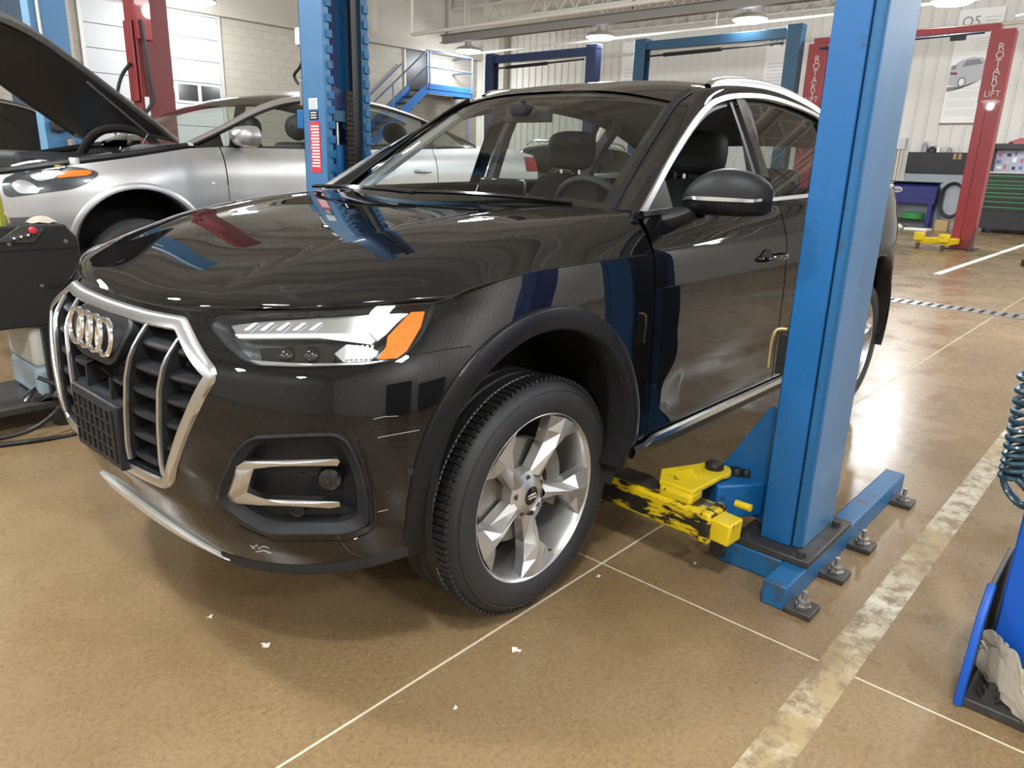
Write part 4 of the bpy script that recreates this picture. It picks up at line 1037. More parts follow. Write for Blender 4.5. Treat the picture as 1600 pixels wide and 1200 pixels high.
for x, y in ((-.745, 1.40), (-1.06, 1.405), (-.745, 1.20)): MB().lathe([(0, .018), (.014, .018), (.016, .0)], (x, y, .112), (0, 0, 1), 6).build('base_bolt', 'dark_steel', LP, smooth=20)
# carriage, blue arm and yellow swing arm
MB().prism([(-.86, 1.225, .13), (-.86, 1.225, .56), (-.86, 1.18, .56), (-.86, 1.03, .30), (-.86, 1.05, .14)], (-.02, 0, 0)).build('carriage_gusset', 'blue_post', LP, bevel=.004)
MB().box((-1.05, 1.19, .14), (-.90, 1.236, .95)).build('carriage', 'blue_frame', LP, bevel=.005)
MB().bar((-.93, 1.185, .215), (-.745, 1.045, .215), .12, .13).build('lift_arm', 'blue_post', LP, bevel=.008)
for k in range(4): MB().lathe([(0, .028), (.014, .028), (.019, .02), (.019, 0)], (-.865-.03*(k % 2)+.02*(k//2), 1.125-.02*(k % 2)-.03*(k//2), .281), (0, 0, 1), 12).build('adapter_pad', 'tool_black', LP)
YA = thing('swing_arm', None, None, (-.6, .95, .12)); YA.parent = LP; YA.location = Vector(np.array((-.6, .95, .12))-wl(LP))
# yellow sleeve: hollow section open at the near end, runs under the car
y0_, y1_ = .50, 1.165; xm = -.585; w_ = .058; zt_, zb_ = .262, .158
a_, b_ = np.array((xm-.015, y0_, .21)), np.array((xm+.02, y1_, .21))
MB().bar(a_, b_, .112, .104).build('sleeve', 'yellow_worn', YA, bevel=.014, bseg=3)
MB().bar(b_-np.array([0, .03, 0]), b_+np.array([0.002, .008, 0]), .124, .116).build('sleeve_collar', 'yellow_worn', YA, bevel=.01)
MB().bar(b_-np.array([0, .02, 0]), b_+np.array([.004, .075, -.004]), .088, .080).build('extension', 'yellow', YA, bevel=.008)
MB().prism([(-.64, y0_+.05, .2625), (-.535, y0_+.05, .2625), (-.545, .93, .2625), (-.60, .95, .2625), (-.645, .86, .2625)], (0, 0, .006)).build('rubber_strip', 'pad_rubber', YA, bevel=.002)
# clevis reaching up to the pivot
def plate(z0, z1, r, name):
    c0 = np.array((-.785, 1.035)); o = []
    for t in np.linspace(-.9, 2.75, 14): o.append((c0[0]+r*math.cos(t+1.9), c0[1]+r*math.sin(t+1.9)))
    o += [(-.640, .90), (-.545, .95), (-.545, 1.08)]
    o = np.array(o); ctr = o.mean(0); o = o[np.argsort(np.arctan2(o[:, 1]-ctr[1], o[:, 0]-ctr[0]))]
    return MB().prism([(x, y, z0) for x, y in o], (0, 0, z1-z0)).build(name, 'yellow', YA, bevel=.005)
plate(.288, .308, .062, 'clevis_plate')
MB().prism([(-.645, .915, .255), (-.53, .96, .255), (-.53, 1.085, .255), (-.62, 1.08, .255), (-.70, .99, .29)], (0, 0, .04)).build('clevis_web', 'yellow', YA, bevel=.012, bseg=3)
MB().lathe([(0, .024), (.028, .024), (.034, .018), (.034, 0)], (-.785, 1.035, .306), (0, 0, 1), 24).build('pivot_pin', 'tool_black', YA)
MB().cyl((-.66, 1.185, .262), (-.66, 1.24, .262), .013, 12).build('spring_pin', 'yellow', YA)
MB().cyl((-.67, .72, .262), (-.67, .72, .33), .010, 10).build('lock_pin', 'dark_steel', YA)
# latch handle on the post and a length of hose under it
MB().tube(spline([(-.80, 1.225, .855), (-.795, 1.195, .85), (-.79, 1.185, .83), (-.785, 1.183, .72)], 14), .006, 8).build('latch_handle', 'brass', LP)
MB().box((-.83, 1.20, .70), (-.80, 1.236, .84)).build('latch_box', 'tool_black', LP, bevel=.004)
MB().tube(spline([(-.95, 1.20, .62), (-.93, 1.185, .52), (-.90, 1.19, .42)], 10), .006, 6).build('hose', 'hose_yellow', LP)
# loose floor bits
for k, (px, py) in enumerate(((1352, 830), (1265, 740), (1205, 890), (1225, 905))): pass
# ================================================================== far post of the same lift (open side towards the SUV)
FPST = thing('lift_post', 'blue lift post with open channel, lifting chain and red warning label behind the SUV hood', 'lift post', (-1.0, -1.52, 0))
fx0, fx1, fy0, fy1 = -1.155, -.855, -1.63, -1.42
MB().box((fx1-.01, fy0, .11), (fx1, fy1, H_)).build('front_plate', 'blue_light', FPST, bevel=.003)
MB().box((fx0, fy0, .11), (fx0+.01, fy1, H_)).build('rear_plate', 'blue_light', FPST, bevel=.003)
MB().box((fx0, fy0, .11), (fx1, fy0+.01, H_)).build('outer_plate', 'blue_frame', FPST, bevel=.003)
MB().box((fx1-.045, fy1-.008, .11), (fx1-.008, fy1, H_)).build('front_lip', 'blue_light', FPST, bevel=.002)
MB().box((fx0+.008, fy1-.008, .11), (fx0+.05, fy1, H_)).build('rear_lip', 'blue_teal', FPST, bevel=.002)
MB().box((fx0-.08, fy0-.1, 0), (fx1+.08, fy1+.05, .11)).build('base_plate', 'dark_steel', FPST, bevel=.005)
for xx in (fx1-.040, fx0+.022):
    rk = MB()
    for z in np.arange(.3, 3.4, .075): rk.box((xx-.016, fy1-.002, z), (xx+.016, fy1+.012, z+.04))
    rk.build('lock_rack', 'blue_frame', FPST, bevel=.002)
MB().box((fx0+.12, fy0+.03, .12), (fx0+.17, fy0+.08, 3.3)).build('cylinder_guide', 'blue_dark', FPST, smooth=0)
MB().cyl((fx1-.13, -1.50, .2), (fx1-.13, -1.50, 1.42), .034, 20).build('hydraulic_cylinder', 'blue_post', FPST)
MB().cyl((fx1-.13, -1.50, 1.42), (fx1-.13, -1.50, 1.56), .016, 16).build('cylinder_rod', 'chrome', FPST)
MB().box((fx1-.17, -1.53, 1.54), (fx1-.07, -1.45, 1.60)).build('rod_head', 'blue_teal', FPST, bevel=.004)
MB().lathe([(.0, -.02), (.062, -.02), (.055, -.008), (.055, .008), (.062, .02), (.0, .02)], (fx1-.105, -1.50, 1.66), (0, 1, 0), 28).build('chain_sheave', 'blue_dark', FPST, smooth=30)
ch = MB()
for k, z in enumerate(np.arange(.25, 1.70, .026)):
    for q in range(4):
        x = fx1-.155-.012*q-.003*(k % 2); ch.box((x-.004, -1.452 if k % 2 else -1.456, z), (x+.004, -1.432, z+.022))
ch.build('lifting_chain', 'pad_rubber', FPST, smooth=0)
MB().box((fx0+.055, -1.47, .25), (fx0+.10, -1.44, H_)).build('wear_strip', 'tool_black', FPST, smooth=0)
lx = fx1+.0015
MB().box((lx-.001, -1.565, 1.27), (lx+.001, -1.47, 1.535)).build('warning_label', 'label_red', FPST, smooth=0, label='red warning label with white lines of print')
for k in range(14): MB().box((lx+.001, -1.555+.004*(k % 3), 1.30+.016*k), (lx+.002, -1.48, 1.308+.016*k)).build('print_line', 'label_white', FPST, smooth=0)
MB().box((lx-.001, -1.565, 1.60), (lx+.001, -1.485, 1.655)).build('white_label', 'label_white', FPST, smooth=0)
MB().box((lx-.001, -1.563, 1.545), (lx+.001, -1.483, 1.592)).build('black_label', 'tool_black', FPST, smooth=0)
for k in range(3): MB().box((lx+.001, -1.55, 1.553+.013*k), (lx+.002, -1.497, 1.558+.013*k)).build('print_line', 'label_white', FPST, smooth=0)
for k in range(4): MB().box((lx+.001, -1.556, 1.607+.011*k), (lx+.002, -1.494, 1.611+.011*k)).build('print_line', 'bench_grey', FPST, smooth=0)
# valve block and hose on the post's outer side
MB().box((-.90, -1.70, 1.50), (-.86, -1.635, 1.60)).build('valve_block', 'blue_post', FPST, bevel=.006)
MB().box((-.90, -1.68, 1.62), (-.87, -1.64, 1.76)).build('valve_body', 'steel', FPST, bevel=.006)
MB().box((-.91, -1.70, 1.93), (-.87, -1.645, 2.02)).build('switch_box', 'label_white', FPST, bevel=.008)
MB().tube(spline([(-.88, -1.66, 1.76), (-.88, -1.70, 1.74), (-.87, -1.72, 1.78), (-.87, -1.66, 1.82), (-.87, -1.635, 1.85)], 16), .009, 8).build('hose', 'hose_black', FPST)
# ================================================================== next lift's post at the right edge with rag and coiled air hose
NP = thing('lift_post', 'bright blue lift post base with gusset and anchor bolt at the bay line', 'lift post', (-.75, 2.15, 0))
ly = float(at(1563, 945, x=-.60)[1])
MB().box((-.92, ly, .03), (-.60, ly+.34, 3.4)).build('column', 'blue_bright', NP, bevel=.006)
MB().box((-.98, 1.952, 0), (-.468, 2.42, .028)).build('base_plate', 'dark_steel', NP, bevel=.004)
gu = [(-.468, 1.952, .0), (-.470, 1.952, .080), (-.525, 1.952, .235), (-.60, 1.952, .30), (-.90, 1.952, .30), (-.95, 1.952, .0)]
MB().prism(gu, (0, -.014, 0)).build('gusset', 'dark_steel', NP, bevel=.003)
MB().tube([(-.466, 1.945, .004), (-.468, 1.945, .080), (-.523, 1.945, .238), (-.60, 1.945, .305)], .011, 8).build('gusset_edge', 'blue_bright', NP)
MB().lathe([(0, .060), (.012, .060), (.012, .048), (.022, .048), (.022, .030), (.032, .030), (.032, .022)], (-.52, 2.005, .006), (0, 0, 1), 6).build('anchor_bolt', 'dark_steel', NP, smooth=20)
# rag: crumpled cloth draped on the base plate
nr, ns = 46, 26; RG = np.empty((nr, ns, 3)); path = spline([(-.555, 1.995, .17), (-.545, 2.00, .12), (-.51, 2.045, .085), (-.49, 2.10, .06), (-.48, 2.18, .05), (-.47, 2.26, .045)], nr)
for i in range(nr):
    u_ = i/(nr-1); wd_ = .040+.075*math.sin(PI*min(1, u_*1.15)**.8)
    for j in range(ns):
        a = 2*PI*j/ns; r = wd_*(1+.22*math.sin(5*a+9*u_)+.14*math.sin(9*a-14*u_)+.08*math.sin(17*a+23*u_))
        p = path[i]+np.array([.62*r*math.cos(a)*1.0, r*math.cos(a)*.55, r*.55*math.sin(a)+.008*math.sin(20*u_+3*a)])
        p[2] = max(p[2], .031+.004*math.sin(7*a)); p[0] = max(p[0], -.592); RG[i, j] = p
RAG = MB().grid(RG, close_v=True).add(RG[0], [tuple(range(ns))]).add(RG[-1], [tuple(range(ns))[::-1]]).build('rag', 'cloth', None, smooth=60, merge=.0005)
tag(RAG, 'crumpled beige shop rag lying on the blue lift base', 'rag')
# coiled hose
CT = at(1624, 560, x=-.42); CBt = at(1592, 742, x=-.42)
pts = []
for k in range(260):
    u_ = k/259; a = 2*PI*12*u_; s = u_**.75; c_ = CT+(CBt-CT)*s; r = .030+.006*u_
    pts.append(c_+np.array([r*math.cos(a), r*math.sin(a), .012*math.sin(a)]))
for k in range(120):
    u_ = k/119; a = 2*PI*4*u_; pts.append(CBt+np.array([.030*math.cos(a)-.004+.02*u_, .034*math.cos(a+.4)-.0*u_+.004*u_, -.03+.034*math.sin(a)+.0*u_-.004*k/119]))
CH = thing('coiled_hose', 'dark teal coiled air hose hanging beside the blue lift post', 'hose', tuple(CBt*[1, 1, 1]-[0, 0, .06]))
top = CT+np.array([0, 0, .0]); MB().tube(spline([(top[0]-.14, ly-.03, 2.1), (top[0]-.05, ly-.03, top[2]+.35), tuple(top+[.03, 0, .03]), tuple(pts[0])], 24), .0065, 8).build('hose_lead', 'hose_teal', CH)
MB().tube(pts, .0065, 8).build('coil', 'hose_teal', CH)
MB().box((top[0]-.18, ly-.06, 2.05), (top[0]-.10, ly-.002, 2.14)).build('hose_bracket', 'dark_steel', CH)
# ================================================================== other cars: a shared builder, x forward from the front axle, left side +y
def make_car(name, label, loc, paint, S, group=None, hood_open=False):
    """S: table of sizes; loc: world position of the point under the front axle"""
    T = thing(name, label, 'car', (0, 0, 0), group)
    XN, WB, XR, W = S['nose'], S['wb'], S['rear'], S['w']
    zs = lambda x: np.interp(-np.asarray(x, float), [-p[0] for p in S['shoulder']], [p[1] for p in S['shoulder']])
    z0 = S['sill']
    pk = sm([0, .1, .35, .6, .82, .93, 1.0], [.93, .97, .995, 1.0, .985, .955, .90], .03)
    def y_(x, z):
        x = np.asarray(x, float); a = np.clip((x-S.get('x0', -.1))/(XN-S.get('x0', -.1)), 0, 1); b = np.clip((-WB+.05-x)/(-XR-WB+.05+1e-9) if False else (-WB+.1-x)/(XR*-1-WB+.1), 0, 1)
        pl = np.maximum(1-a**2.4, 0)**(1/2.4)*np.maximum(1-.82*b**2.6, 0)**(1/2.6)
        return W*pk(np.clip((z-z0)/(zs(x)-z0), 0, 1))*pl
    def pair(mb, nm, m, **k):
        V0 = np.vstack(mb.v); f0 = list(mb.f); a = mb.build(nm, m, T, **k); MB().add(V0*[1, -1, 1], [q[::-1] for q in f0]).build(nm, m, T, **k); return a
    def skin(x0, x1, nm, holes=(), nx=44, nz=26, zlo=None):
        P = np.array([[(x, 0, (zlo or z0)+(zs(x)-(zlo or z0))*t) for x in np.linspace(x0, x1, nx)] for t in np.linspace(0, 1, nz)])
        P[..., 1] = y_(P[..., 0], P[..., 2]); VV = P.reshape(-1, 3)
        QQ = np.array([(i*nx+j, i*nx+j+1, (i+1)*nx+j+1, (i+1)*nx+j) for i in range(nz-1) for j in range(nx-1)])
        for (cx, cz, r) in holes:
            a = [(cx+r*math.cos(t), cz+r*math.sin(t)) for t in np.linspace(0, PI, 40)]+[(cx-r, -9), (cx+r, -9)]
            QQ = cut(VV, QQ, a, lambda w: w[:, [0, 2]], lambda q, v: np.array([q[0], float(y_(q[0], q[1])), q[1]]))
        pair(compact(MB().add(VV, [tuple(q) for q in QQ])), nm, paint, smooth=60)
    wr, wz, az, ar = S['wr'], S['wz'], S['az'], S['ar']; dx = S['door']
    # nose in plan slices (vertical front face), fenders, doors, quarter
    skin(XN-.002, dx[0]+.004, 'fender', [(0, az, ar)], nx=70)
    skin(dx[0]-.004, dx[1]+.004, 'front_door'); skin(dx[1]-.004, dx[2]+.004, 'rear_door', [(-WB, az, ar)])
    skin(dx[2]-.004, -XR, 'rear_quarter', [(-WB, az, ar)], nx=50)
    zc = np.linspace(z0, zs(-XR), 8)
    MB().grid([[(-XR-.04*math.cos(v*PI/2), v*float(y_(-XR, z)), z) for v in np.linspace(-1, 1, 12)] for z in zc]).build('tail_panel', paint, T)
    for cx in (0, -WB):
        pair(MB().grid([[(cx+r*math.cos(a), float(y_(cx+r*math.cos(a), az+r*math.sin(a)))+o, az+r*math.sin(a)) for r, o in ((ar-.012, -.05), (ar-.008, .004), (ar+.014, .008), (ar+.03, .0))] for a in np.linspace(-.1, PI+.1, 36)]), 'arch_lip', paint, smooth=60)
        pair(MB().grid([[(cx+ar*math.cos(a), W*.9, az+ar*math.sin(a)), (cx+ar*math.cos(a), W*.5, az+ar*math.sin(a)), (cx, W*.5, az)] for a in np.linspace(-.2, PI+.2, 24)]), 'wheel_liner', 'deep_black')
    # hood / deck between the shoulders
    cw = S['cowl']
    if not hood_open:
        rows = []
        for x in np.linspace(XN-.01, cw, 16):
            e = float(y_(x, float(zs(x)))); h = float(zs(x)); k = np.clip((XN-x)/.25, 0, 1)
            rows.append([(x, v*e, h+S['crown']*k*(1-abs(v)**2.5)) for v in np.linspace(-1, 1, 17)])
        MB().grid(rows).build('hood', paint, T, smooth=80)
    rx = S['deck']
    rows = []
    for x in np.linspace(rx+.05, -XR, 10):
        e = float(y_(x, float(zs(x)))); h = float(zs(x)); rows.append([(x-.03*(1-v*v), v*e, h+.03*(1-abs(v)**3)) for v in np.linspace(-1, 1, 13)])
    MB().grid(rows).build('boot_lid', paint, T, smooth=80)
    # greenhouse
    D = S['dlo']; yb = lambda x: float(y_(x, float(zs(x))))-.015
    ti = S['tumble']; sh = lambda x, z: yb(x)-ti*(z-float(zs(x)))
    up = spline([(x, sh(x, z), z) for x, z in D], 60)
    roof_e = spline([(x+dxx, y, z) for x, y, z, dxx in [(x, sh(x, z)-.05-.05*q, z+.045*q, 0) for (x, z), q in zip(D, np.sin(np.linspace(.15, PI-.15, len(D))))]], 60)
    roof_e[:, 1] = np.minimum(roof_e[:, 1], W*.70)
    pair(MB().grid([spline([a, (a+b)/2+[0, .012, .012], b], 5) for a, b in zip(up, roof_e)]), 'roof_side', paint, smooth=60)
    i0, i1 = S['wsi']; n = 60
    ws = np.array([[(p[0]-.0+(.10+.10*(1-t))*(1-v*v)*1.0, v*p[1], p[2]+.012*(1-v*v)) for v in np.linspace(-1, 1, 13)] for p, t in zip(roof_e[:i0], np.linspace(0, 1, i0))])
    MB().grid(ws).build('windscreen', S.get('wglass', 'windscreen_glass'), T, smooth=80)
    rf = np.array([[(p[0]+(.10-.20*t)*(1-v*v), v*p[1], p[2]+(.012+.03*math.sin(PI*t))*(1-v*v)) for v in np.linspace(-1, 1, 13)] for p, t in zip(roof_e[i0-1:i1], np.linspace(0, 1, i1-i0+1))])
    MB().grid(rf).build('roof', paint, T, smooth=80)
    rw = np.array([[(p[0]-(.10+.08*t)*(1-v*v), v*p[1], p[2]+.012*(1-v*v)) for v in np.linspace(-1, 1, 13)] for p, t in zip(roof_e[i1-1:], np.linspace(0, 1, n-i1+1))])
    MB().grid(rw).build('rear_window', S.get('rglass', 'side_glass'), T, smooth=80)
    tz = lambda x: np.interp(-x, -up[:, 0], up[:, 2])
    def pane(xa, xb, nm, m, dy=-.008, k=10): pair(MB().grid([[(x, sh(x, z)+dy, z) for z in np.linspace(float(zs(x))-.01, max(float(tz(x))-.006, float(zs(x))), 6)] for x in np.linspace(xa, xb, k)]), nm, m, smooth=80)
    bx = dx[1]
    pane(D[0][0]-.02, D[0][0]-.20, 'mirror_triangle', 'gloss_black'); 
    pane(D[0][0]-.20, bx+.05, 'front_glass', S.get('fglass', 'side_glass')); pane(bx+.05, bx-.05, 'b_pillar', 'gloss_black', -.004, 3); pane(bx-.05, dx[2]+.02, 'rear_glass', S.get('rglass', 'side_glass')); pane(dx[2]+.02, dx[2]-.05, 'c_pillar', 'gloss_black', -.004, 3); pane(dx[2]-.05, D[-1][0]+.02, 'quarter_glass', S.get('rglass', 'side_glass'))
    pair(MB().tube(up+[0, .004, 0], .011, 6), 'window_trim', S.get('trim', 'gloss_black')); pair(MB().tube([(x, yb(x)+.004, float(zs(x))) for x in np.linspace(D[0][0], D[-1][0], 20)], .010, 6), 'belt_trim', S.get('trim', 'gloss_black'))
    # wheels, seats, mirrors
    for cx in (0, -WB):
        for s in (1, -1):
            c = np.array((cx, s*(W-.10), wz)); ax = (0, s, 0)
            w = MB().lathe([(wr-.11, .07), (wr-.10, .09), (wr-.05, .10), (wr-.012, .085), (wr, .06), (wr, -.09), (wr-.1, -.1)], c, ax, 40).build('wheel', 'rubber', T, smooth=40)
            MB().lathe([(0, .055), (.07, .065), (wr-.15, .05), (wr-.12, .075), (wr-.11, .075), (wr-.11, -.05), (0, -.05)], c, ax, 30).build('rim', 'rim_dark', w, smooth=30)
            for k in range(10):
                q = 2*PI*k/10; MB().bar(c+np.array([.05*math.cos(q), s*.07, .05*math.sin(q)]), c+np.array([(wr-.12)*math.cos(q), s*.07, (wr-.12)*math.sin(q)]), .03, .02, ax).build('spoke', 'rim_silver', w, smooth=0)
    zbm = float(zs(dx[0]-.2))
    for s in (.36, -.36):
        for x in (dx[0]-.75, dx[1]-.75):
            st = MB().box((x-.14, s-.22, z0+.2), (x-.02, s+.22, zbm+.06)).build('seat', 'interior', T, bevel=.05, bseg=3)
            a = np.linspace(0, 2*PI, 16, endpoint=False)
            MB().grid([[(x-.13+d_, s+.13*k*math.cos(q), zbm+.17+.10*k*math.sin(q)) for q in a] for k, d_ in ((.1, .05), (.8, .05), (1, .0), (.8, -.05), (.1, -.05))], close_v=True).build('headrest', 'interior', st, smooth=70)
    MB().box((XN-.5, -W*.8, z0+.02), (-XR+.2, W*.8, z0+.2)).build('floorpan', 'underbody', T, smooth=0)
    if not hood_open: MB().box((XN-.35, -W*.72, z0+.2), (cw+.1, W*.72, float(zs(cw))-.15)).build('engine_block', 'deep_black', T, smooth=0)
    MB().box((cw-.05, -W*.8, zbm-.25), (cw-.45, W*.8, zbm-.03)).build('dashboard', 'interior', T, bevel=.05)
    for s in (1, -1):
        c = np.array((dx[0]-.12, s*(yb(dx[0])+.14), zbm+.07)); a = np.linspace(0, 2*PI, 18, endpoint=False)
        mr = MB().grid([[c+np.array([d_, .115*k*math.copysign(abs(math.cos(q))**.7, math.cos(q)), .068*k*math.copysign(abs(math.sin(q))**.7, math.sin(q))]) for q in a] for k, d_ in ((.05, .085), (.55, .075), (.85, .05), (1, .0), (1, -.045), (.05, -.05))], close_v=True).build('mirror', S.get('mirror', paint), T, smooth=70)
        MB().bar((c[0], s*(yb(dx[0])-.02), c[2]-.05), c-[0, s*.05, .04], .05, .04).build('mirror_stalk', 'gloss_black', mr)
    for x in (dx[1]+.16, dx[2]+.16): pair(MB().tube([(x+.09, float(y_(x, zbm-.12))-.005, zbm-.13), (x+.06, float(y_(x, zbm-.12))+.03, zbm-.13), (x-.06, float(y_(x, zbm-.12))+.03, zbm-.13), (x-.09, float(y_(x, zbm-.12))-.005, zbm-.13)], .013, 8), 'door_handle', paint)
    zl = float(zs(-XR+.15)); pair(MB().grid([[(x, float(y_(x, z))+.006, z) for x in np.linspace(-XR+.16, -XR+.005, 8)] for z in np.linspace(zl-.17, zl-.04, 5)]), 'tail_lamp', 'red_lens')
    return T, y_, zs, pair
# --- silver sedan on the next lift, bonnet up
DZS = .36
SED = dict(nose=.86, wb=2.70, rear=3.72, w=.905, x0=-.25, sill=.20+DZS, shoulder=[(.9, .80+DZS), (.6, .845+DZS), (.3, .905+DZS), (0, .955+DZS), (-.35, 1.02+DZS), (-.55, 1.035+DZS), (-1.5, 1.05+DZS), (-2.5, 1.09+DZS), (-3.0, 1.115+DZS), (-3.45, 1.115+DZS), (-3.74, 1.07+DZS)],
  wr=.325, wz=.325+.30, az=.405+DZS, ar=.375, door=(-.56, -1.52, -2.42), cowl=-.42, deck=-2.95, crown=.05, tumble=.50,
  dlo=[(-.40, 1.045+DZS), (-.65, 1.15+DZS), (-.90, 1.262+DZS), (-1.15, 1.345+DZS), (-1.45, 1.395+DZS), (-1.75, 1.405+DZS), (-2.1, 1.375+DZS), (-2.45, 1.30+DZS), (-2.75, 1.20+DZS), (-2.95, 1.125+DZS)], wsi=(24, 40), mirror='silver_paint', fglass='windscreen_glass')
SX, SY = -.36, -3.53
sed, sy_, szs, spair = make_car('sedan', 'silver sedan with its hood propped open on the neighbouring lift', (0, 0, 0), 'silver_paint', SED, hood_open=True)
def simp(P):
    x, y, z = P-np.array([SX, SY, 0]); return abs(y)-float(sy_(x, min(max(z, SED['sill']), float(szs(x)))))+(5 if z > float(szs(x)) or x > SED['nose'] else 0)
def shit(px, py, off=0):
    d = ray(px, py); t = 4.0
    for k in range(300):
        if simp(CAMP+d*t) < 0: break
        t += .02
    lo, hi = t-.02, t
    for k in range(14):
        m = (lo+hi)/2
        if simp(CAMP+d*m) < 0: hi = m
        else: lo = m
    P = CAMP+d*hi; e = 1e-3; n = np.array([simp(P+np.eye(3)[k]*e)-simp(P-np.eye(3)[k]*e) for k in range(3)]); n = np.clip(n, -.1, .1); n /= np.linalg.norm(n)+1e-9
    return P+n*off-np.array([SX, SY, 0])
def sfill(name, poly, off, m, K=4):
    mb = ringfill(rounded(poly, 14, 4), off, K, 6, 0, shit); return mb.build(name, m, sed, smooth=80)
sfill('headlamp_lens', [(3, 288), (8, 279), (40, 264), (95, 259), (125, 262), (158, 270), (140, 285), (115, 295), (62, 302), (8, 309)], .006, 'lamp_dark', 5)
sfill('headlamp_bowl', [(18, 289), (28, 281), (48, 284), (63, 297), (60, 302), (30, 303)], .010, 'lamp_silver', 3)
sfill('headlamp_bowl', [(45, 275), (85, 270), (88, 279), (60, 285)], .010, 'lamp_silver', 3)
sfill('turn_signal', [(88, 272), (103, 268), (140, 267), (145, 271), (138, 275), (104, 278), (90, 280)], .012, 'amber', 3)
sfill('headlamp_cover', [(3, 288), (8, 279), (40, 264), (95, 259), (125, 262), (158, 270), (140, 285), (115, 295), (62, 302), (8, 309)], .018, 'lamp_glass', 5)
sfill('side_repeater', [(330, 286), (334, 284), (336, 286), (332, 288)], .006, 'lamp_white', 2)
# engine bay, bonnet, prop
eb = [(.72, 1.135), (.45, 1.19), (.2, 1.26), (-.1, 1.32), (-.38, 1.37)]
MB().grid([[(x, v*(float(sy_(x, float(szs(x))))-.012), float(szs(x))-(.015 if abs(v) == 1 else .05)) for v in (-1, -.9, .9, 1)] for x in np.linspace(.80, -.40, 16)]).build('engine_bay', 'tool_black', sed, smooth=0)
for s in (1, -1): MB().tube([(x, s*(float(sy_(x, float(szs(x))))-.075), float(szs(x))+.012) for x in np.linspace(.7, -.38, 14)], .022, 8).build('bay_seal', 'hose_black', sed)
MB().box((.05, -.3, 1.20), (.50, .32, 1.33)).build('engine_cover', 'interior', sed, bevel=.04, bseg=3)
MB().box((.18, .40, 1.18), (.42, .62, 1.29)).build('battery', 'tool_black', sed, bevel=.015)
MB().lathe([(0, .05), (.07, .045), (.09, .02), (.09, 0)], (-.12, .60, 1.33), (0, 0, 1), 24).build('strut_tower', 'dark_steel', sed)
MB().tube(spline([(.05, .1, 1.32), (-.02, .22, 1.46), (-.12, .35, 1.50), (-.24, .45, 1.46), (-.30, .5, 1.38)], 20), .03, 10).build('intake_hose', 'hose_black', sed)
MB().tube(spline([(.55, .45, 1.24), (.45, .50, 1.27), (.30, .56, 1.28), (.2, .60, 1.30), (.05, .62, 1.33)], 20), .014, 8).build('coolant_pipe', 'steel', sed)
MB().lathe([(0, .04), (.025, .04), (.03, .03), (.03, 0)], (.28, .66, 1.265), (0, 0, 1), 14).build('filler_cap', 'lamp_shell', sed)
MB().tube([(.36+.02*math.cos(a), .64+.02*math.sin(a), 1.255) for a in np.linspace(0, 2*PI, 12, endpoint=False)], .006, 6, closed=True).build('dipstick_ring', 'yellow', sed)
MB().tube(spline([(-.05, .56, 1.345), (-.1, .66, 1.375), (-.25, .68, 1.385), (-.36, .6, 1.39)], 14), .02, 8).build('wiper_cowl', 'interior_grey', sed)
hl = np.array([at(275, 218, y=SY+.80), at(205, 165, y=SY+.80), at(135, 112, y=SY+.79), at(60, 58, y=SY+.74), at(0, 28, y=SY+.68), at(-60, 8, y=SY+.55)])
hl = hl-np.array([SX, SY, 0]); hr = hl*[1, -1, 1]
def bonnet(o): return patch([[l+o*np.array([.35, 0, .5]), (l+r)/2+np.array([.05, 0, .06])+o*np.array([.35, 0, .5]), r+o*np.array([.35, 0, .5])] for l, r in zip(hl, hr)], 24, 20)
bo = bonnet(.10); bi = bonnet(0); ins_ = bi.copy()
e1 = np.vstack([bo[0], bo[1:, -1], bo[-1, ::-1][1:], bo[::-1, 0][1:-1]]); e2 = np.vstack([bi[0], bi[1:, -1], bi[-1, ::-1][1:], bi[::-1, 0][1:-1]])
MB().grid(bo).grid(np.array([e1, e2]), close_v=True).build('hood', 'grey_paint', sed, smooth=60)
lin = MB().grid(bi*.93+bi.mean((0, 1))*.07-[.01, 0, .015]).build('hood_insulation', 'pad_rubber', sed, smooth=60)
lin.data.materials[0] = MATS['tool_black']
MB().tube(e2[::2]-[.004, 0, .004], .018, 6, closed=True).build('hood_edge', 'dark_steel', sed)
MB().tube([hl[2]*.97, hl[1]*.5+hl[0]*.5+[0, -.1, -.06], (-.12, .62, 1.36)], .007, 6).build('hood_strut', 'steel', sed)
lb = bi[19, 3]; MB().cbox(lb-[.02, 0, .03], (.10, .10, .012)).build('hood_label', 'poster_grey', sed, smooth=0)
MB().tube(spline([bi[22, 2]-[0, 0, .03], bi[22, 3]-[0, 0, .07], bi[21, 4]-[0, 0, .06], bi[21, 3]-[0, 0, .02]], 12), .007, 6).build('hood_latch', 'steel', sed)
sed.location = (SX, SY, 0)
# lift supports under the raised sedan: arms with round pads from the two columns
# --- dark pickup-like car behind the sedan and a dark SUV parked further back
SUVS = dict(nose=.90, wb=2.85, rear=3.85, w=.95, x0=-.2, sill=.40, shoulder=[(.95, .95), (.7, 1.0), (.3, 1.08), (0, 1.12), (-.5, 1.19), (-1.5, 1.20), (-2.8, 1.22), (-3.9, 1.20)],
  wr=.37, wz=.37, az=.40, ar=.44, door=(-.5, -1.5, -2.5), cowl=-.45, deck=-3.6, crown=.06, tumble=.38,
  dlo=[(-.45, 1.20), (-.75, 1.38), (-1.05, 1.55), (-1.3, 1.66), (-1.7, 1.72), (-2.4, 1.72), (-3.0, 1.68), (-3.3, 1.60), (-3.55, 1.40), (-3.7, 1.24)], wsi=(20, 44), trim='satin', wglass='dark_glass', rglass='dark_glass', fglass='dark_glass')
dk, *_ = make_car('dark_car', 'black SUV standing behind the silver sedan by the blue lift post', (0, 0, 0), 'dark_paint', SUVS)
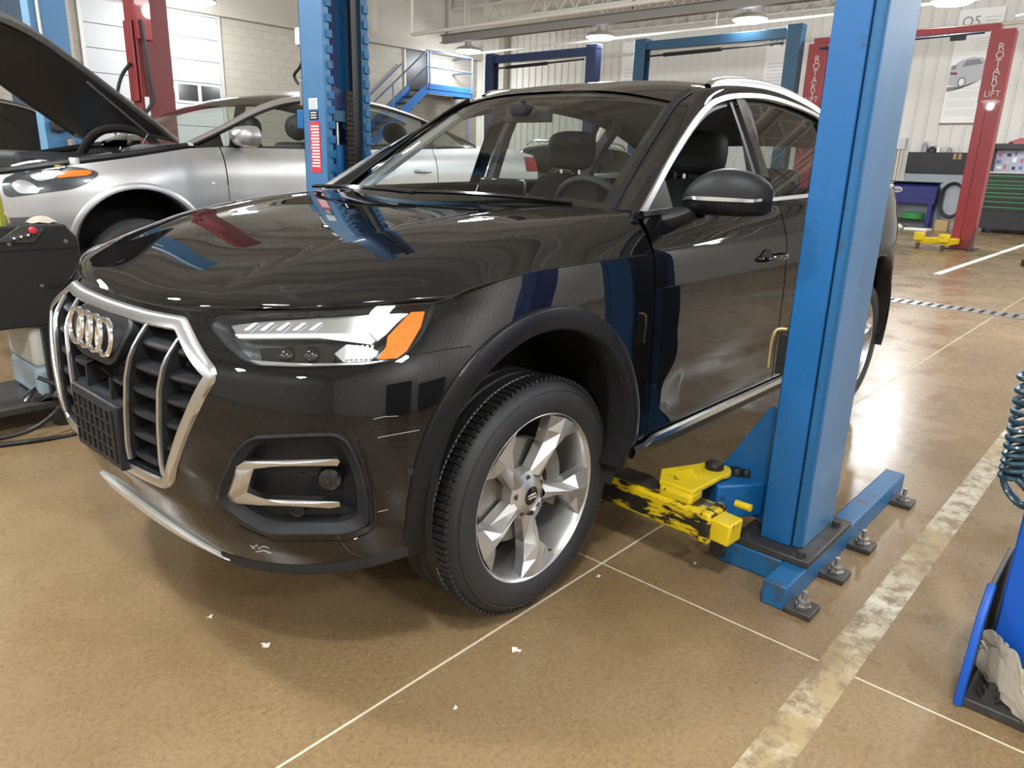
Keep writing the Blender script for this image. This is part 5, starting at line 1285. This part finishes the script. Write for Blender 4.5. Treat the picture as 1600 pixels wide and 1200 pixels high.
dk.location = (2.15, -7.6, .10); 
bs, *_ = make_car('dark_car', 'dark grey SUV with roof rails parked between the silver sedan and the navy lift', (0, 0, 0), 'dark_paint', SUVS)
for s in (1, -1): MB().tube(spline([(-1.3, s*.62, 1.75), (-1.45, s*.62, 1.83), (-2.3, s*.62, 1.84), (-3.0, s*.62, 1.80), (-3.15, s*.62, 1.72)], 20), .02, 8).build('roof_rail', 'satin', bs)
for x in (-1.6, -2.6): MB().tube([(x, -.62, 1.83), (x, .62, 1.83)], .018, 8).build('roof_bar', 'satin', bs)
for i_ in (1, -1): MB().grid([[(.80-.02*k, i_*(.50+.26*j), .86+.10*k) for j in (0, 1)] for k in (0, 1)]).build('headlamp', 'lamp_white', bs)
bs.location = (-9.5, -8.0, 0)
# ================================================================== background lifts
def lift_post_bg(T, x, y, h, m, w=.30, d=.26, side=1):
    p = MB().box((x-d/2, y-w/2, 0), (x-d/2+.02, y+w/2, h)).box((x+d/2-.02, y-w/2, 0), (x+d/2, y+w/2, h)).box((x-d/2, y-side*w/2-.01*side, 0), (x+d/2, y-side*w/2+.01*side, h)).build('post', m, T, bevel=.005)
    MB().box((x-d/2-.12, y-w/2-.08, 0), (x+d/2+.12, y+w/2+.08, .025)).build('base_plate', 'dark_steel', p)
    MB().box((x-.04, y-w/2+.02, .1), (x+.04, y+w/2-.06, h-.2)).build('channel', 'deep_black', p, smooth=0)
    return p
def frame_lift(name, label, x, y0, y1, h, m, beam=.20, bar=True):
    T = thing(name, label, 'car lift', (x, (y0+y1)/2, 0))
    lift_post_bg(T, x, y0, h, m, side=1); lift_post_bg(T, x, y1, h, m, side=-1)
    MB().box((x-.09, y0-.15, h-beam), (x+.09, y1+.15, h)).build('overhead_beam', m, T, bevel=.006)
    for y in (y0, y1): MB().box((x-.12, y-.17, h-.05), (x+.12, y+.17, h+.06)).build('post_cap', m, T, bevel=.01)
    if bar:
        b = MB().cyl((x+.14, y0+.2, h-beam-.16), (x+.14, y1-.2, h-beam-.10), .022, 8).build('trip_bar', 'hose_black', T)
        MB().cyl((x+.14, y0+.7, h-beam-.15), (x+.14, y0+2.2, h-beam-.127), .045, 10).build('bar_foam', 'hose_black', b)
    return T
frame_lift('car_lift', 'dark navy two-post lift frame beside the blue stair platform', -15.3, -14.0, -10.35, 4.33, 'blue_dark')
frame_lift('car_lift', 'teal blue two-post lift frame in front of the ribbed wall', -15.3, -8.85, -5.0, 4.33, 'blue_teal')
# red lift by the tool chest
RL = thing('car_lift', 'red two-post lift with white lettering in front of the workbench', 'car lift', (-15.4, -2.9, 0))
for y, sd in ((-4.46, 1), (-1.12, -1)):
    p = lift_post_bg(RL, -15.4, y, 3.96, 'red_paint', .34, .30, sd)
    MB().box((-15.26, y-.20, 2.72), (-15.22, y+.20, 3.97)).build('cover', 'red_paint', p, bevel=.005)
    MB().box((-15.24, y-.19, 0), (-15.225, y-.04, 2.72)).box((-15.24, y+.06, 0), (-15.225, y+.19, 2.72)).build('front_lip', 'red_paint', p)
    for k, chx in enumerate('ROTARY'):
        text_mesh('letter', chx, .185, frame4((-15.205, y+.02, 3.66-.138*k), (0, 1, 0), (0, 0, 1)), 'letter_white', p)
    text_mesh('letter', 'LIFT', .15, frame4((-15.205, y+.02, 2.86), (0, 1, 0), (0, 0, 1)), 'letter_white', p)
    MB().prism([(-15.24, y+sd*-.19, .02), (-14.95, y+sd*-.19, .02), (-15.24, y+sd*-.19, .45)], (0, .02, 0)).build('foot_gusset', 'dark_steel', p, smooth=0)
MB().box((-15.5, -4.6, 3.98), (-15.32, -1.2, 4.09)).build('overhead_beam', 'red_paint', RL, bevel=.006)
MB().cyl((-15.15, -4.4, 3.86), (-15.15, -1.4, 3.92), .02, 8).build('trip_bar', 'blue_dark', RL)
MB().cyl((-15.15, -4.0, 3.87), (-15.15, -2.7, 3.895), .045, 10).build('bar_foam', 'hose_black', RL)
MB().box((-15.2, -1.95, 3.82), (-15.1, -1.7, 3.90)).build('limit_switch', 'hose_black', RL)
MB().tube(spline([(-15.4, -1.0, 4.2), (-16.5, -.4, 4.5), (-18, .2, 4.9)], 12), .02, 6).build('cable', 'label_white', RL)
for a, b in (((-15.2, -1.35, .16), (-14.7, -1.75, .16)), ((-15.2, -1.2, .16), (-14.55, -1.28, .16))):
    q = MB().bar(a, b, .13, .11).build('lift_arm', 'yellow', RL, bevel=.01)
    e = np.array(b); MB().box(e-[.08, .09, .0], e+[.08, .09, .16]).build('arm_pad', 'yellow', q, bevel=.02)
    MB().box(e-[.02, .03, .15], e+[.06, .03, -.05]).build('pad_post', 'dark_steel', q)
ya = thing('yellow_support', 'yellow and black support bar end lying on the floor by the white line', 'support bar', (-13.1, .6, 0))
MB().bar((-13.1, .42, .07), (-13.0, 1.6, .09), .13, .10).build('arm', 'yellow', ya, bevel=.01)
MB().box((-13.2, .22, .01), (-13.0, .45, .11)).build('pad', 'tool_black', ya, bevel=.02)
# far-left posts
def solo_post(name, label, x0, x1, y0, y1, h, m, m2, extra=None):
    T = thing(name, label, 'lift post', ((x0+x1)/2, (y0+y1)/2, 0))
    MB().box((x1-.015, y0, .02), (x1, y1, h)).build('front_plate', m2, T, bevel=.004)
    MB().box((x0, y1-.015, .02), (x1-.016, y1, h)).build('side_plate', m, T, bevel=.004)
    MB().box((x0+.01, y0, .02), (x1-.02, y1-.02, h)).build('core', m, T, smooth=0)
    MB().box((x0-.1, y0-.1, 0), (x1+.1, y1+.1, .02)).build('base_plate', 'dark_steel', T)
    return T
fp = solo_post('lift_post', 'pale blue lift post with air hose and regulator behind the open sedan hood', -1.02, -.72, -5.58, -5.42, 3.6, 'blue_light', 'blue_pale')
MB().tube(spline([(-.80, -5.40, 2.9), (-.79, -5.395, 2.3), (-.83, -5.39, 1.75), (-.80, -5.395, 1.56)], 24), .012, 8).build('air_hose', 'pipe_white', fp)
MB().box((-.90, -5.40, 1.50), (-.76, -5.34, 1.58)).build('regulator', 'hose_black', fp, bevel=.01)
MB().lathe([(0, .0), (.03, .005), (.035, .06), (0, .08)], (-.90, -5.37, 1.38), (0, 0, 1), 14).build('filter_bowl', 'steel', fp)
MB().cyl((-.90, -5.37, 1.24), (-.90, -5.37, 1.38), .012, 8).build('drain', 'brass', fp)
rp_ = solo_post('lift_post', 'red lift post with hanging hoses behind the silver sedan', -2.62, -2.24, -7.25, -7.0, 4.0, 'red_dark', 'red_paint')
MB().box((-2.42, -7.0, 2.55), (-2.24, -6.97, 3.4)).build('power_box', 'red_paint', rp_, bevel=.01)
MB().box((-2.225, -7.22, 1.9), (-2.205, -7.02, 2.75)).build('cover', 'red_paint', rp_, bevel=.004)
MB().tube(spline([(-2.30, -6.96, 2.75), (-2.32, -6.94, 2.2), (-2.33, -6.94, 1.9), (-2.2, -6.95, 1.75), (-2.02, -6.98, 1.68), (-2.0, -7.0, 1.4)], 24), .022, 8).build('hose', 'hose_black', rp_)
MB().tube(spline([(-2.2, -7.1, 2.3), (-2.08, -7.1, 2.15), (-1.98, -7.1, 1.8), (-1.95, -7.1, 1.3)], 16), .02, 8).build('hose', 'hose_black', rp_)
MB().box((-2.3, -6.98, 1.75), (-2.26, -6.95, 1.95)).build('label', 'label_white', rp_, smooth=0)
solo_post('lift_post', 'slate blue lift post further back than the pale blue one', -1.94, -1.74, -9.85, -9.6, 4.1, 'blue_slate', 'blue_slate')
# ================================================================== stairs and platform
ST = thing('staircase', 'blue steel stair with landing and pipe railing against the beige wall', 'stairs', (-14, -16.0, 0))
pz, px0, px1, py0, py1 = 3.42, -16.1, -14.2, -16.45, -15.6
MB().box((px0, py0, pz-.02), (px1, py1, pz)).build('landing', 'blue_dark', ST, smooth=0)
MB().box((px0, py1-.03, pz-.13), (px1, py1, pz+.16)).build('landing_edge', 'blue_rail', ST, bevel=.004)
MB().box((px0, py0, pz-.13), (px0+.03, py1, pz+.16)).build('landing_end', 'blue_rail', ST, bevel=.004)
n_ = 17; rise = pz/n_; run = .27
for k in range(n_-1): MB().box((px1+run*k, py0, pz-rise*(k+1)-.03), (px1+run*(k+1), py1-.03, pz-rise*(k+1))).build('tread', 'blue_dark', ST, smooth=0)
for y in (py1-.03, py0):
    MB().prism([(px1, y, pz+.16), (px1+run*(n_-1), y, .22), (px1+run*(n_-1), y, 0), (px1+run*(n_-1)-.2, y, 0), (px1, y, pz-.13)], (0, .03, 0)).build('stringer', 'blue_rail', ST, smooth=0)
def rail(pts, r=.025): MB().tube(pts, r, 8).build('handrail', 'blue_steel', ST)
for h in (.62, 1.05):
    rail([(px0+.02, py1, pz+h), (px1, py1, pz+h)]); rail([(px1, py1, pz+h), (px1+run*(n_-1), py1, h)]); rail([(px0+.02, py1, pz+h), (px0+.02, py0, pz+h)])
rail([(px1+.3, py0+.03, pz+.7), (px1+run*(n_-1), py0+.03, .85)])
for x, z in ((px0+.02, pz), (px1, pz), (px1-.1, pz), (px1+1.3, pz-1.0), (px1+2.8, pz-2.2)): MB().cyl((x, py1, z-.0), (x, py1, z+1.05), .025, 8).build('rail_post', 'blue_steel', ST)
MB().cyl((px0+.1, py1-.1, 0), (px0+.1, py1-.1, pz-.1), .05, 10).build('support_post', 'blue_steel', ST)
d3 = thing('door_3', 'dark doorway at the top of the blue stair', 'door', (-15.0, YL+.02, pz)); d3['kind'] = 'structure'
MB().box((-15.0, YL+.002, pz), (-14.1, YL+.04, pz+1.95)).build('door_leaf', 'tool_black', d3, smooth=0)
MB().box((-15.05, YL+.002, pz), (-15.0, YL+.06, pz+2.0)).box((-14.1, YL+.002, pz), (-14.05, YL+.06, pz+2.0)).build('door_frame', 'pipe_white', d3, smooth=0)
# ================================================================== posters on the ribbed wall
PXW = XB+.045
def poster(label, y0, y1, z0, z1):
    t = thing('poster', label, 'poster', (PXW, (y0+y1)/2, z0)); MB().box((PXW, y0, z0), (PXW+.012, y1, z1)).build('sheet', 'poster', t, smooth=0); 
    MB().box((PXW-.004, y0-.02, z0-.04), (PXW+.02, y1+.02, z0)).build('bottom_rail', 'beam_grey', t, smooth=0); return t
def ink(t, y0, z0, y1, z1, m='poster_grey', o=.0125): MB().box((PXW+o-.002, y0, z0), (PXW+o+.0006, y1, z1)).build('print', m, t, smooth=0)
P2 = poster('tall white banner with a printed silver SUV beside the red lift', -3.62, -2.56, 2.80, 5.64)
text_mesh('headline', 'Q5', .34, frame4((PXW+.013, -3.30, 5.33), (0, 1, 0), (0, 0, 1)), 'poster_ink', P2)
for k in range(3): ink(P2, -2.98, 5.22+.09*k, -2.62-.06*(k % 2), 5.24+.09*k)
for k in range(5): ink(P2, -3.1+.02*(k % 2), 4.62+.07*k, -2.62, 4.635+.07*k)
def flat(t, pts, m, o): MB().prism([(PXW+o, y, z) for y, z in pts], (.0015, 0, 0)).build('print', m, t, smooth=0)
flat(P2, [(-3.60, 4.10), (-3.60, 3.78), (-3.35, 3.72), (-3.15, 3.74), (-2.75, 3.93), (-2.62, 4.0), (-2.6, 4.18), (-2.7, 4.24), (-2.85, 4.42), (-3.1, 4.46), (-3.35, 4.40), (-3.5, 4.28), (-3.58, 4.26)], 'poster_silver', .013)
flat(P2, [(-3.33, 4.22), (-3.24, 4.38), (-2.95, 4.40), (-2.83, 4.28)], 'poster_ink', .0145); flat(P2, [(-3.59, 4.16), (-3.57, 4.26), (-3.45, 4.28), (-3.48, 4.16)], 'poster_ink', .0145)
flat(P2, [(-3.58, 4.10), (-3.42, 4.09), (-3.40, 4.03), (-3.57, 4.04)], 'red_lens', .0145)
flat(P2, [(-3.60, 3.72), (-3.60, 3.60), (-3.3, 3.66), (-2.8, 3.88), (-2.7, 3.93), (-3.1, 3.74)], 'poster_ink', .0142)
for yy, zz, r in ((-3.27, 3.84, .13), (-2.72, 4.03, .085)):
    flat(P2, [(yy+r*.75*math.cos(a), zz+r*math.sin(a)) for a in np.linspace(0, 2*PI, 20, endpoint=False)], 'poster_ink', .015); flat(P2, [(yy+r*.5*math.cos(a), zz+r*.7*math.sin(a)) for a in np.linspace(0, 2*PI, 20, endpoint=False)], 'poster', .0165)
for k in range(16): ink(P2, -3.55, 2.98+.036*k+.05*(k//5), -2.75-.05*(k % 3), 2.99+.036*k+.05*(k//5))
P1 = poster('narrow white banner with small printed pictures between the teal and red lifts', -8.92, -7.92, 2.9, 5.66)
for k in range(6): ink(P1, -8.82+.16*k, 5.12+.03*(k % 2), -8.70+.16*k, 5.42-.04*(k % 3), 'poster_ink')
for k in range(14): ink(P1, -8.82, 3.3+.10*k, -8.15-.1*(k % 3), 3.32+.10*k)
ink(P1, -8.3, 3.9, -8.1, 4.1, 'poster_ink'); ink(P1, -8.4, 3.0, -8.1, 3.25, 'poster_ink')
P3 = poster('plain white banner behind the teal lift frame', -14.35, -13.36, 2.9, 5.64)
for k in range(12): ink(P3, -14.2, 3.4+.12*k, -13.6, 3.42+.12*k)
# ================================================================== workbench, parts washer, tool chest along the back wall
WBN = thing('workbench', 'grey workbench with black splashback against the ribbed wall', 'workbench', (-22.0, -3.3, 0))
MB().box((-22.4, -4.25, 1.45), (-22.3, -2.35, 2.02)).build('splashback', 'tool_black', WBN, bevel=.01)
MB().box((-22.42, -4.25, .0), (-21.75, -2.35, 1.02)).build('cabinet', 'bench_grey', WBN, bevel=.01)
MB().box((-22.42, -4.3, 1.02), (-21.70, -2.3, 1.07)).build('worktop', 'steel', WBN, bevel=.005)
MB().box((-22.41, -4.25, 1.07), (-22.36, -2.35, 1.45)).build('back_panel', 'bench_grey', WBN, smooth=0)
for y in (-3.05, -2.93, -2.5): MB().box((-22.3, y-.04, 1.84), (-22.296, y+.04, 1.99)).build('tag', 'cardboard', WBN, smooth=0)
def bottle(name, y, r, h, m, label):
    t = thing(name, label, 'bottle', (-22.35, y, 2.02)); MB().lathe([(0, 0), (r, 0), (r, h*.65), (r*.45, h*.8), (r*.45, h)], (-22.35, y, 2.02), (0, 0, 1), 16).build('body', m, t); MB().cyl((-22.35, y, 2.02+h), (-22.35, y, 2.02+h+.04), r*.5, 10).build('cap', 'label_white', t)
bottle('spray_bottle', -3.85, .07, .28, 'bench_grey', 'grey spray bottle on the black splashback'); bottle('oil_can', -3.66, .11, .16, 'tool_black', 'squat dark can on the black splashback'); bottle('small_bottle', -3.50, .05, .18, 'label_white', 'small white bottle beside the squat dark can'); bottle('glass_jar', -3.22, .06, .14, 'bench_grey', 'pale jar standing alone on the black splashback')
PW = thing('parts_washer', 'dark blue parts washer with oval emblem in front of the workbench', 'parts washer', (-21.4, -3.7, 0))
MB().prism([(-21.3, -4.28, .64), (-21.3, -4.28, 1.10), (-21.55, -4.28, 1.20), (-21.62, -4.28, 1.20), (-21.62, -4.28, .64)], (0, 1.17, 0)).build('tub', 'wash_blue', PW, bevel=.01)
MB().box((-21.64, -4.34, 1.20), (-21.34, -3.06, 1.225)).build('lid', 'tool_black', PW, bevel=.006)
for y in (-4.22, -3.2): MB().box((-21.36, y-.05, 0), (-21.28, y+.05, .66)).box((-21.66, y-.05, 0), (-21.58, y+.05, .66)).build('leg', 'wash_blue', PW, smooth=0)
MB().box((-21.64, -4.2, .20), (-21.3, -3.2, .24)).build('shelf', 'tool_black', PW, smooth=0)
MB().lathe([(0, 0), (.28, 0), (.28, .16), (0, .18)], (-21.42, -3.62, .24), (0, 0, 1), 24).build('green_drum', 'tool_green', PW)
MB().lathe([(0, 0), (.075, 0), (.08, .006), (0, .008)], (0, 0, 0), (0, 0, 1), 24)
ov = [(-21.294, -4.10+.14*math.cos(a), 1.0+.075*math.sin(a)) for a in np.linspace(0, 2*PI, 28, endpoint=False)]
MB().prism(ov, (.004, 0, 0)).build('emblem', 'label_white', PW, smooth=0)
ov = [(-21.2895, -4.10+.115*math.cos(a), 1.0+.055*math.sin(a)) for a in np.linspace(0, 2*PI, 28, endpoint=False)]
MB().prism(ov, (.003, 0, 0)).build('emblem_field', 'tool_black', PW, smooth=0)
text_mesh('emblem_text', 'ZEP', .105, frame4((-21.2855, -4.10, 1.0), (0, 1, 0), (0, 0, 1)), 'label_white', PW)
HR = thing('hose_coil', 'black hose coiled on a rack between the parts washer and red lift', 'hose', (-21.5, -2.75, .3))
MB().box((-21.62, -2.95, 0), (-21.56, -2.5, 1.25)).build('rack', 'bench_grey', HR, smooth=0)
for k in range(4): MB().tube([(-21.48+.03*k, -2.74+(.27+.012*k)*math.cos(a), .78+(.42+.01*k)*math.sin(a)) for a in np.linspace(0, 2*PI, 40, endpoint=False)], .026, 8, closed=True).build('loop', 'hose_black', HR)
bx = MB().box((-20.9, -2.85, 0), (-20.6, -2.55, .28)).build('cardboard_box', 'cardboard', None, bevel=.008); tag(bx, 'small brown cardboard box on the floor by the black hose coil', 'box')
bx = MB().prism([(-20.3, -3.5, .0), (-20.3, -2.95, .0), (-20.7, -2.9, .0), (-20.7, -3.45, .0)], (0, 0, .05)).build('paper_pad', 'paper', None, smooth=0); tag(bx, 'white flat pad lying on the floor before the parts washer', 'paper')
rgs = MB().grid([[(-20.9+.12*math.cos(a)*r, -3.85+.18*math.sin(a)*r, .11*(1-r*r)+.01*math.sin(5*a)*r+.012) for a in np.linspace(0, 2*PI, 20, endpoint=False)] for r in (1, .8, .5, .05)], close_v=True).build('white_rag', 'paper', None); tag(rgs, 'crumpled white rag on the floor under the blue parts washer', 'rag')
TC = thing('tool_chest', 'black tool chest with green drawer edges and photo-covered hutch', 'tool chest', (-21.7, -1.2, 0))
MB().box((-22.1, -2.05, .10), (-21.45, -.20, 1.50)).build('cabinet', 'tool_black', TC, bevel=.01)
for k, z in enumerate((.60, .74, .86, .96, 1.08, 1.16, 1.26, 1.38)):
    dr = MB().box((-21.45, -2.02, z-.03), (-21.43, -.23, z+.05)).build('drawer', 'tool_black', TC, bevel=.004)
    MB().box((-21.435, -2.02, z+.045), (-21.42, -.23, z+.068)).build('drawer_edge', 'tool_green', dr, smooth=0)
MB().box((-22.1, -2.07, 1.50), (-21.43, -.18, 1.54)).build('worktop', 'steel', TC, bevel=.005)
MB().box((-22.1, -2.05, 1.54), (-22.05, -.20, 2.14)).build('hutch_back', 'photo_wall', TC, smooth=0)
MB().box((-22.1, -2.05, 2.10), (-21.75, -.20, 2.24)).build('hutch_top', 'tool_black', TC, bevel=.01)
MB().box((-22.1, -2.07, 1.54), (-21.75, -2.03, 2.24)).build('hutch_side', 'tool_black', TC, smooth=0)
for k in range(22):
    y = -1.98+.17*(k % 8)+RNG.uniform(-.02, .02); z = 1.60+.17*(k//8)+RNG.uniform(-.02, .02); w = RNG.uniform(.05, .13); h = RNG.uniform(.06, .13)
    MB().box((-22.049, y, z), (-22.045, y+w, z+h)).build('photo', ['poster', 'photo_red', 'tool_black', 'photo_blue', 'poster_grey'][k % 5], TC, smooth=0)
for y in (-1.9, -.4): MB().lathe([(0, -.03), (.05, -.03), (.05, .03), (0, .03)], (-21.6, y, .05), (0, 1, 0), 14).build('caster', 'hose_black', TC)
jk = MB().grid([[(-21.9+.13*math.cos(a)*r, -1.35+.45*math.sin(a)*r, 2.262+.14*(1-r*r)+.015*math.sin(4*a)*r) for a in np.linspace(0, 2*PI, 24, endpoint=False)] for r in (1, .85, .5, .05)], close_v=True).build('folded_jacket', 'photo_red', None); tag(jk, 'red and white cloth heaped on top of the tool chest', 'cloth')
for k in range(6): pass
cp2 = thing('wall_conduit', 'bank of white conduits running down the ribbed wall beside the workbench', 'pipe', (-22.4, -4.6, 0))
for k in range(6): MB().cyl((-22.42, -4.9+.09*k, 0), (-22.42, -4.9+.09*k, 2.1), .03, 8).build('conduit', 'pipe_white', cp2)
MB().box((-22.46, -4.95, 2.1), (-22.36, -4.38, 2.4)).build('junction_box', 'lamp_shell', cp2, smooth=0)
# tool chests along the wall behind the photographer (seen as reflections in the doors)
for k, x in enumerate((-4.6, -2.4, .2, 2.4)):
    t = thing('tool_chest', ['black rolling tool chest along the right-hand ribbed wall', 'red rolling tool chest along the right-hand ribbed wall', 'charcoal rolling tool chest along the right-hand ribbed wall', 'tall black rolling tool chest along the right-hand ribbed wall'][k], 'tool chest', (x, YR-.4, 0))
    m_ = ['tool_black', 'red_paint', 'interior', 'tool_black'][k]; h = (1.1, 1.15, 1.0, 1.6)[k]
    MB().box((x-.8, YR-.75, .12), (x+.8, YR-.08, h)).build('cabinet', m_, t, bevel=.01)
    for z in np.arange(.25, h-.1, .17): MB().box((x-.76, YR-.765, z), (x+.76, YR-.75, z+.14)).build('drawer', m_, t, bevel=.004)
    for dx_ in (-.7, .7): MB().lathe([(0, -.03), (.06, -.03), (.06, .03), (0, .03)], (x+dx_, YR-.5, .06), (1, 0, 0), 14).build('caster', 'hose_black', t)
# ================================================================== machine cart at the left
CT_ = thing('service_cart', 'black steel service machine on casters with a white fluid tank below', 'service cart', (.65, -2.15, 0))
cx0, cx1, cy0, cy1 = .262, 1.05, -2.45, -1.92
prof = [(cx0, .52), (cx0, .93), (cx0+.05, 1.0), (cx1, 1.0), (cx1, .52)]
MB().prism([(x, cy1, z) for x, z in prof], (0, cy0-cy1, 0)).build('cabinet', 'tool_black2', CT_, bevel=.008)
MB().box((cx0+.0, cy1, .885), (cx1, cy1+.004, .89)).build('panel_seam', 'deep_black', CT_, smooth=0)
for x in (cx0+.06, cx0+.30): MB().lathe([(0, .006), (.008, .006), (.01, 0)], (x, cy1, .92), (0, 1, 0), 12).build('screw', 'steel', CT_)
MB().box((cx0+.02, cy1, .70), (cx0+.16, cy1+.006, .725)).build('handle_slot', 'deep_black', CT_, bevel=.002)
MB().lathe([(0, .006), (.007, .006), (.009, 0)], (cx0+.19, cy1, .715), (0, 1, 0), 12).build('screw', 'steel', CT_)
MB().prism([(cx0+.20, cy1, .92), (cx0+.145, cy1, .985), (cx0+.25, cy1, 1.0), (cx0+.35, cy1, .93)], (0, .012, 0)).build('control_panel', 'dark_steel', CT_, bevel=.002)
MB().lathe([(0, .03), (.014, .028), (.016, .01), (.016, 0)], (cx0+.20, cy1+.012, .98), (0, 1, 0), 14).build('red_knob', 'label_red', CT_)
for k in range(3): MB().lathe([(0, .02), (.010, .018), (.012, 0)], (cx0+.22+.03*k, cy1+.012, .955-.006*k), (0, 1, 0), 12).build('gauge', 'chrome', CT_)
for x in (cx0+.20, cx1-.03): MB().box((x-.018, cy1-.04, .10), (x+.018, cy1-.004, .52)).build('leg', 'tool_black', CT_, bevel=.003)
for x in (cx0+.03, cx1-.03): MB().box((x-.018, cy0+.02, .10), (x+.018, cy0+.056, .52)).build('leg', 'tool_black', CT_, bevel=.003)
MB().box((cx0-.12, cy0, .10), (cx1, cy1-.0, .135)).build('bottom_tray', 'dark_steel', CT_, bevel=.004)
tk = MB().box((cx0-.03, cy0+.06, .30), (cx0+.26, cy1-.05, .515)).build('tank', 'tank_white', CT_, bevel=.03, bseg=3)
MB().box((cx0-.032, cy0+.058, .14), (cx0+.262, cy1-.048, .305)).build('tank_fluid', 'tank_fluid', tk, bevel=.03, bseg=3)
bg = MB().grid([[(cx0+.08+(.24*r)*math.cos(a), cy1-.10+.13*r*math.sin(a), .138+.13*(1-r)**.7*(1+.3*math.sin(7*a))+.02*math.sin(5*a+3*r)*r) for a in np.linspace(0, 2*PI, 40, endpoint=False)] for r in np.linspace(1, .02, 9)], close_v=True).build('plastic_bag', 'bag_black', CT_, smooth=50)
for x, y in ((cx0+.18, cy1-.01), (cx1-.05, cy1-.05), (cx0+.05, cy0+.08)):
    MB().lathe([(0, -.02), (.045, -.02), (.05, -.012), (.05, .012), (.045, .02), (0, .02)], (x, y, .05), (.35, 1, 0), 24).build('caster', 'hose_black', CT_)
    MB().lathe([(0, .0), (.03, 0), (.03, .02), (0, .02)], (x, y, .085), (0, 0, 1), 14).build('caster_collar', 'steel', CT_)
MB().tube(spline([(cx0+.33, cy1-.15, 1.0), (cx0+.31, cy1-.15, 1.05), (cx0+.27, cy1-.15, 1.055), (cx0+.25, cy1-.15, 1.0)], 16), .010, 8).build('hose_loop', 'brass', CT_)
MB().tube(spline([(cx0+.312, cy1-.04, 1.0), (cx0+.316, cy1-.04, 1.15), (cx0+.335, cy1-.06, 1.27), (cx0+.40, cy1-.10, 1.35), (cx0+.50, cy1-.14, 1.27), (cx0+.53, cy1-.15, 1.0)], 20), .024, 10).build('fill_hose', 'hose_yellow', CT_)
gl = MB().grid([[(cx0+.12+.07*r*math.cos(a), cy1-.12+.05*r*math.sin(a), 1.006+.03*(1-r*r)+.004*math.sin(6*a)*r) for a in np.linspace(0, 2*PI, 20, endpoint=False)] for r in (1, .8, .5, .05)], close_v=True).build('glove', 'cloth', None); tag(gl, 'crumpled pale work glove on top of the black service machine', 'glove')
cb = MB().tube(spline([(.56, -1.80, .30), (.46, -1.72, .22), (.40, -1.70, .08), (.46, -1.72, .012), (.62, -1.74, .012), (.80, -1.80, .012), (1.05, -1.9, .012), (1.25, -2.1, .012)], 50), .011, 8).tube(spline([(.45, -1.84, .14), (.62, -1.78, .06), (.80, -1.9, .012), (1.2, -2.3, .012)], 30), .011, 8).build('power_cable', 'hose_black', None); tag(cb, 'black power cables trailing on the floor beside the service machine', 'cable')

# flecks of dried paint and paper on the concrete
for k, (px, py, s) in enumerate(((415, 1008, .016), (329, 964, .012), (806, 1016, .018), (1085, 880, .012), (712, 1106, .010), (936, 900, .012))):
    c_ = at(px, py, z=0); a0 = RNG.uniform(0, 6)
    o = MB().prism([(c_[0]+s*(.6+.4*math.sin(3.1*q+k))*math.cos(a0+q), c_[1]+s*(.6+.4*math.cos(2.3*q+k))*math.sin(a0+q), .0003) for q in np.linspace(0, 2*PI, 9, endpoint=False)], (0, 0, .0022)).build('paint_fleck', 'paper', None, smooth=0)
    tag(o, 'small ragged white fleck lying on the brown concrete floor', 'debris', 'white flecks on the floor')

# low scissor lift carrying the silver sedan
SLF = thing('scissor_lift', 'low dark scissor lift holding up the silver sedan', 'car lift', (-1.7, -3.53, 0))
for s in (-.55, .55):
    y = -3.53+s
    MB().box((-2.6, y-.14, .50), (-.8, y+.14, .555)).build('platform', 'dark_steel', SLF, bevel=.006)
    MB().box((-2.6, y-.16, 0), (-.8, y+.16, .04)).build('base_frame', 'dark_steel', SLF, bevel=.006)
    for k in (-1, 1): MB().bar((-1.7-k*.8, y+.08*k, .06), (-1.7+k*.8, y+.08*k, .49), .04, .07).build('scissor_arm', 'blue_frame', SLF, bevel=.004)
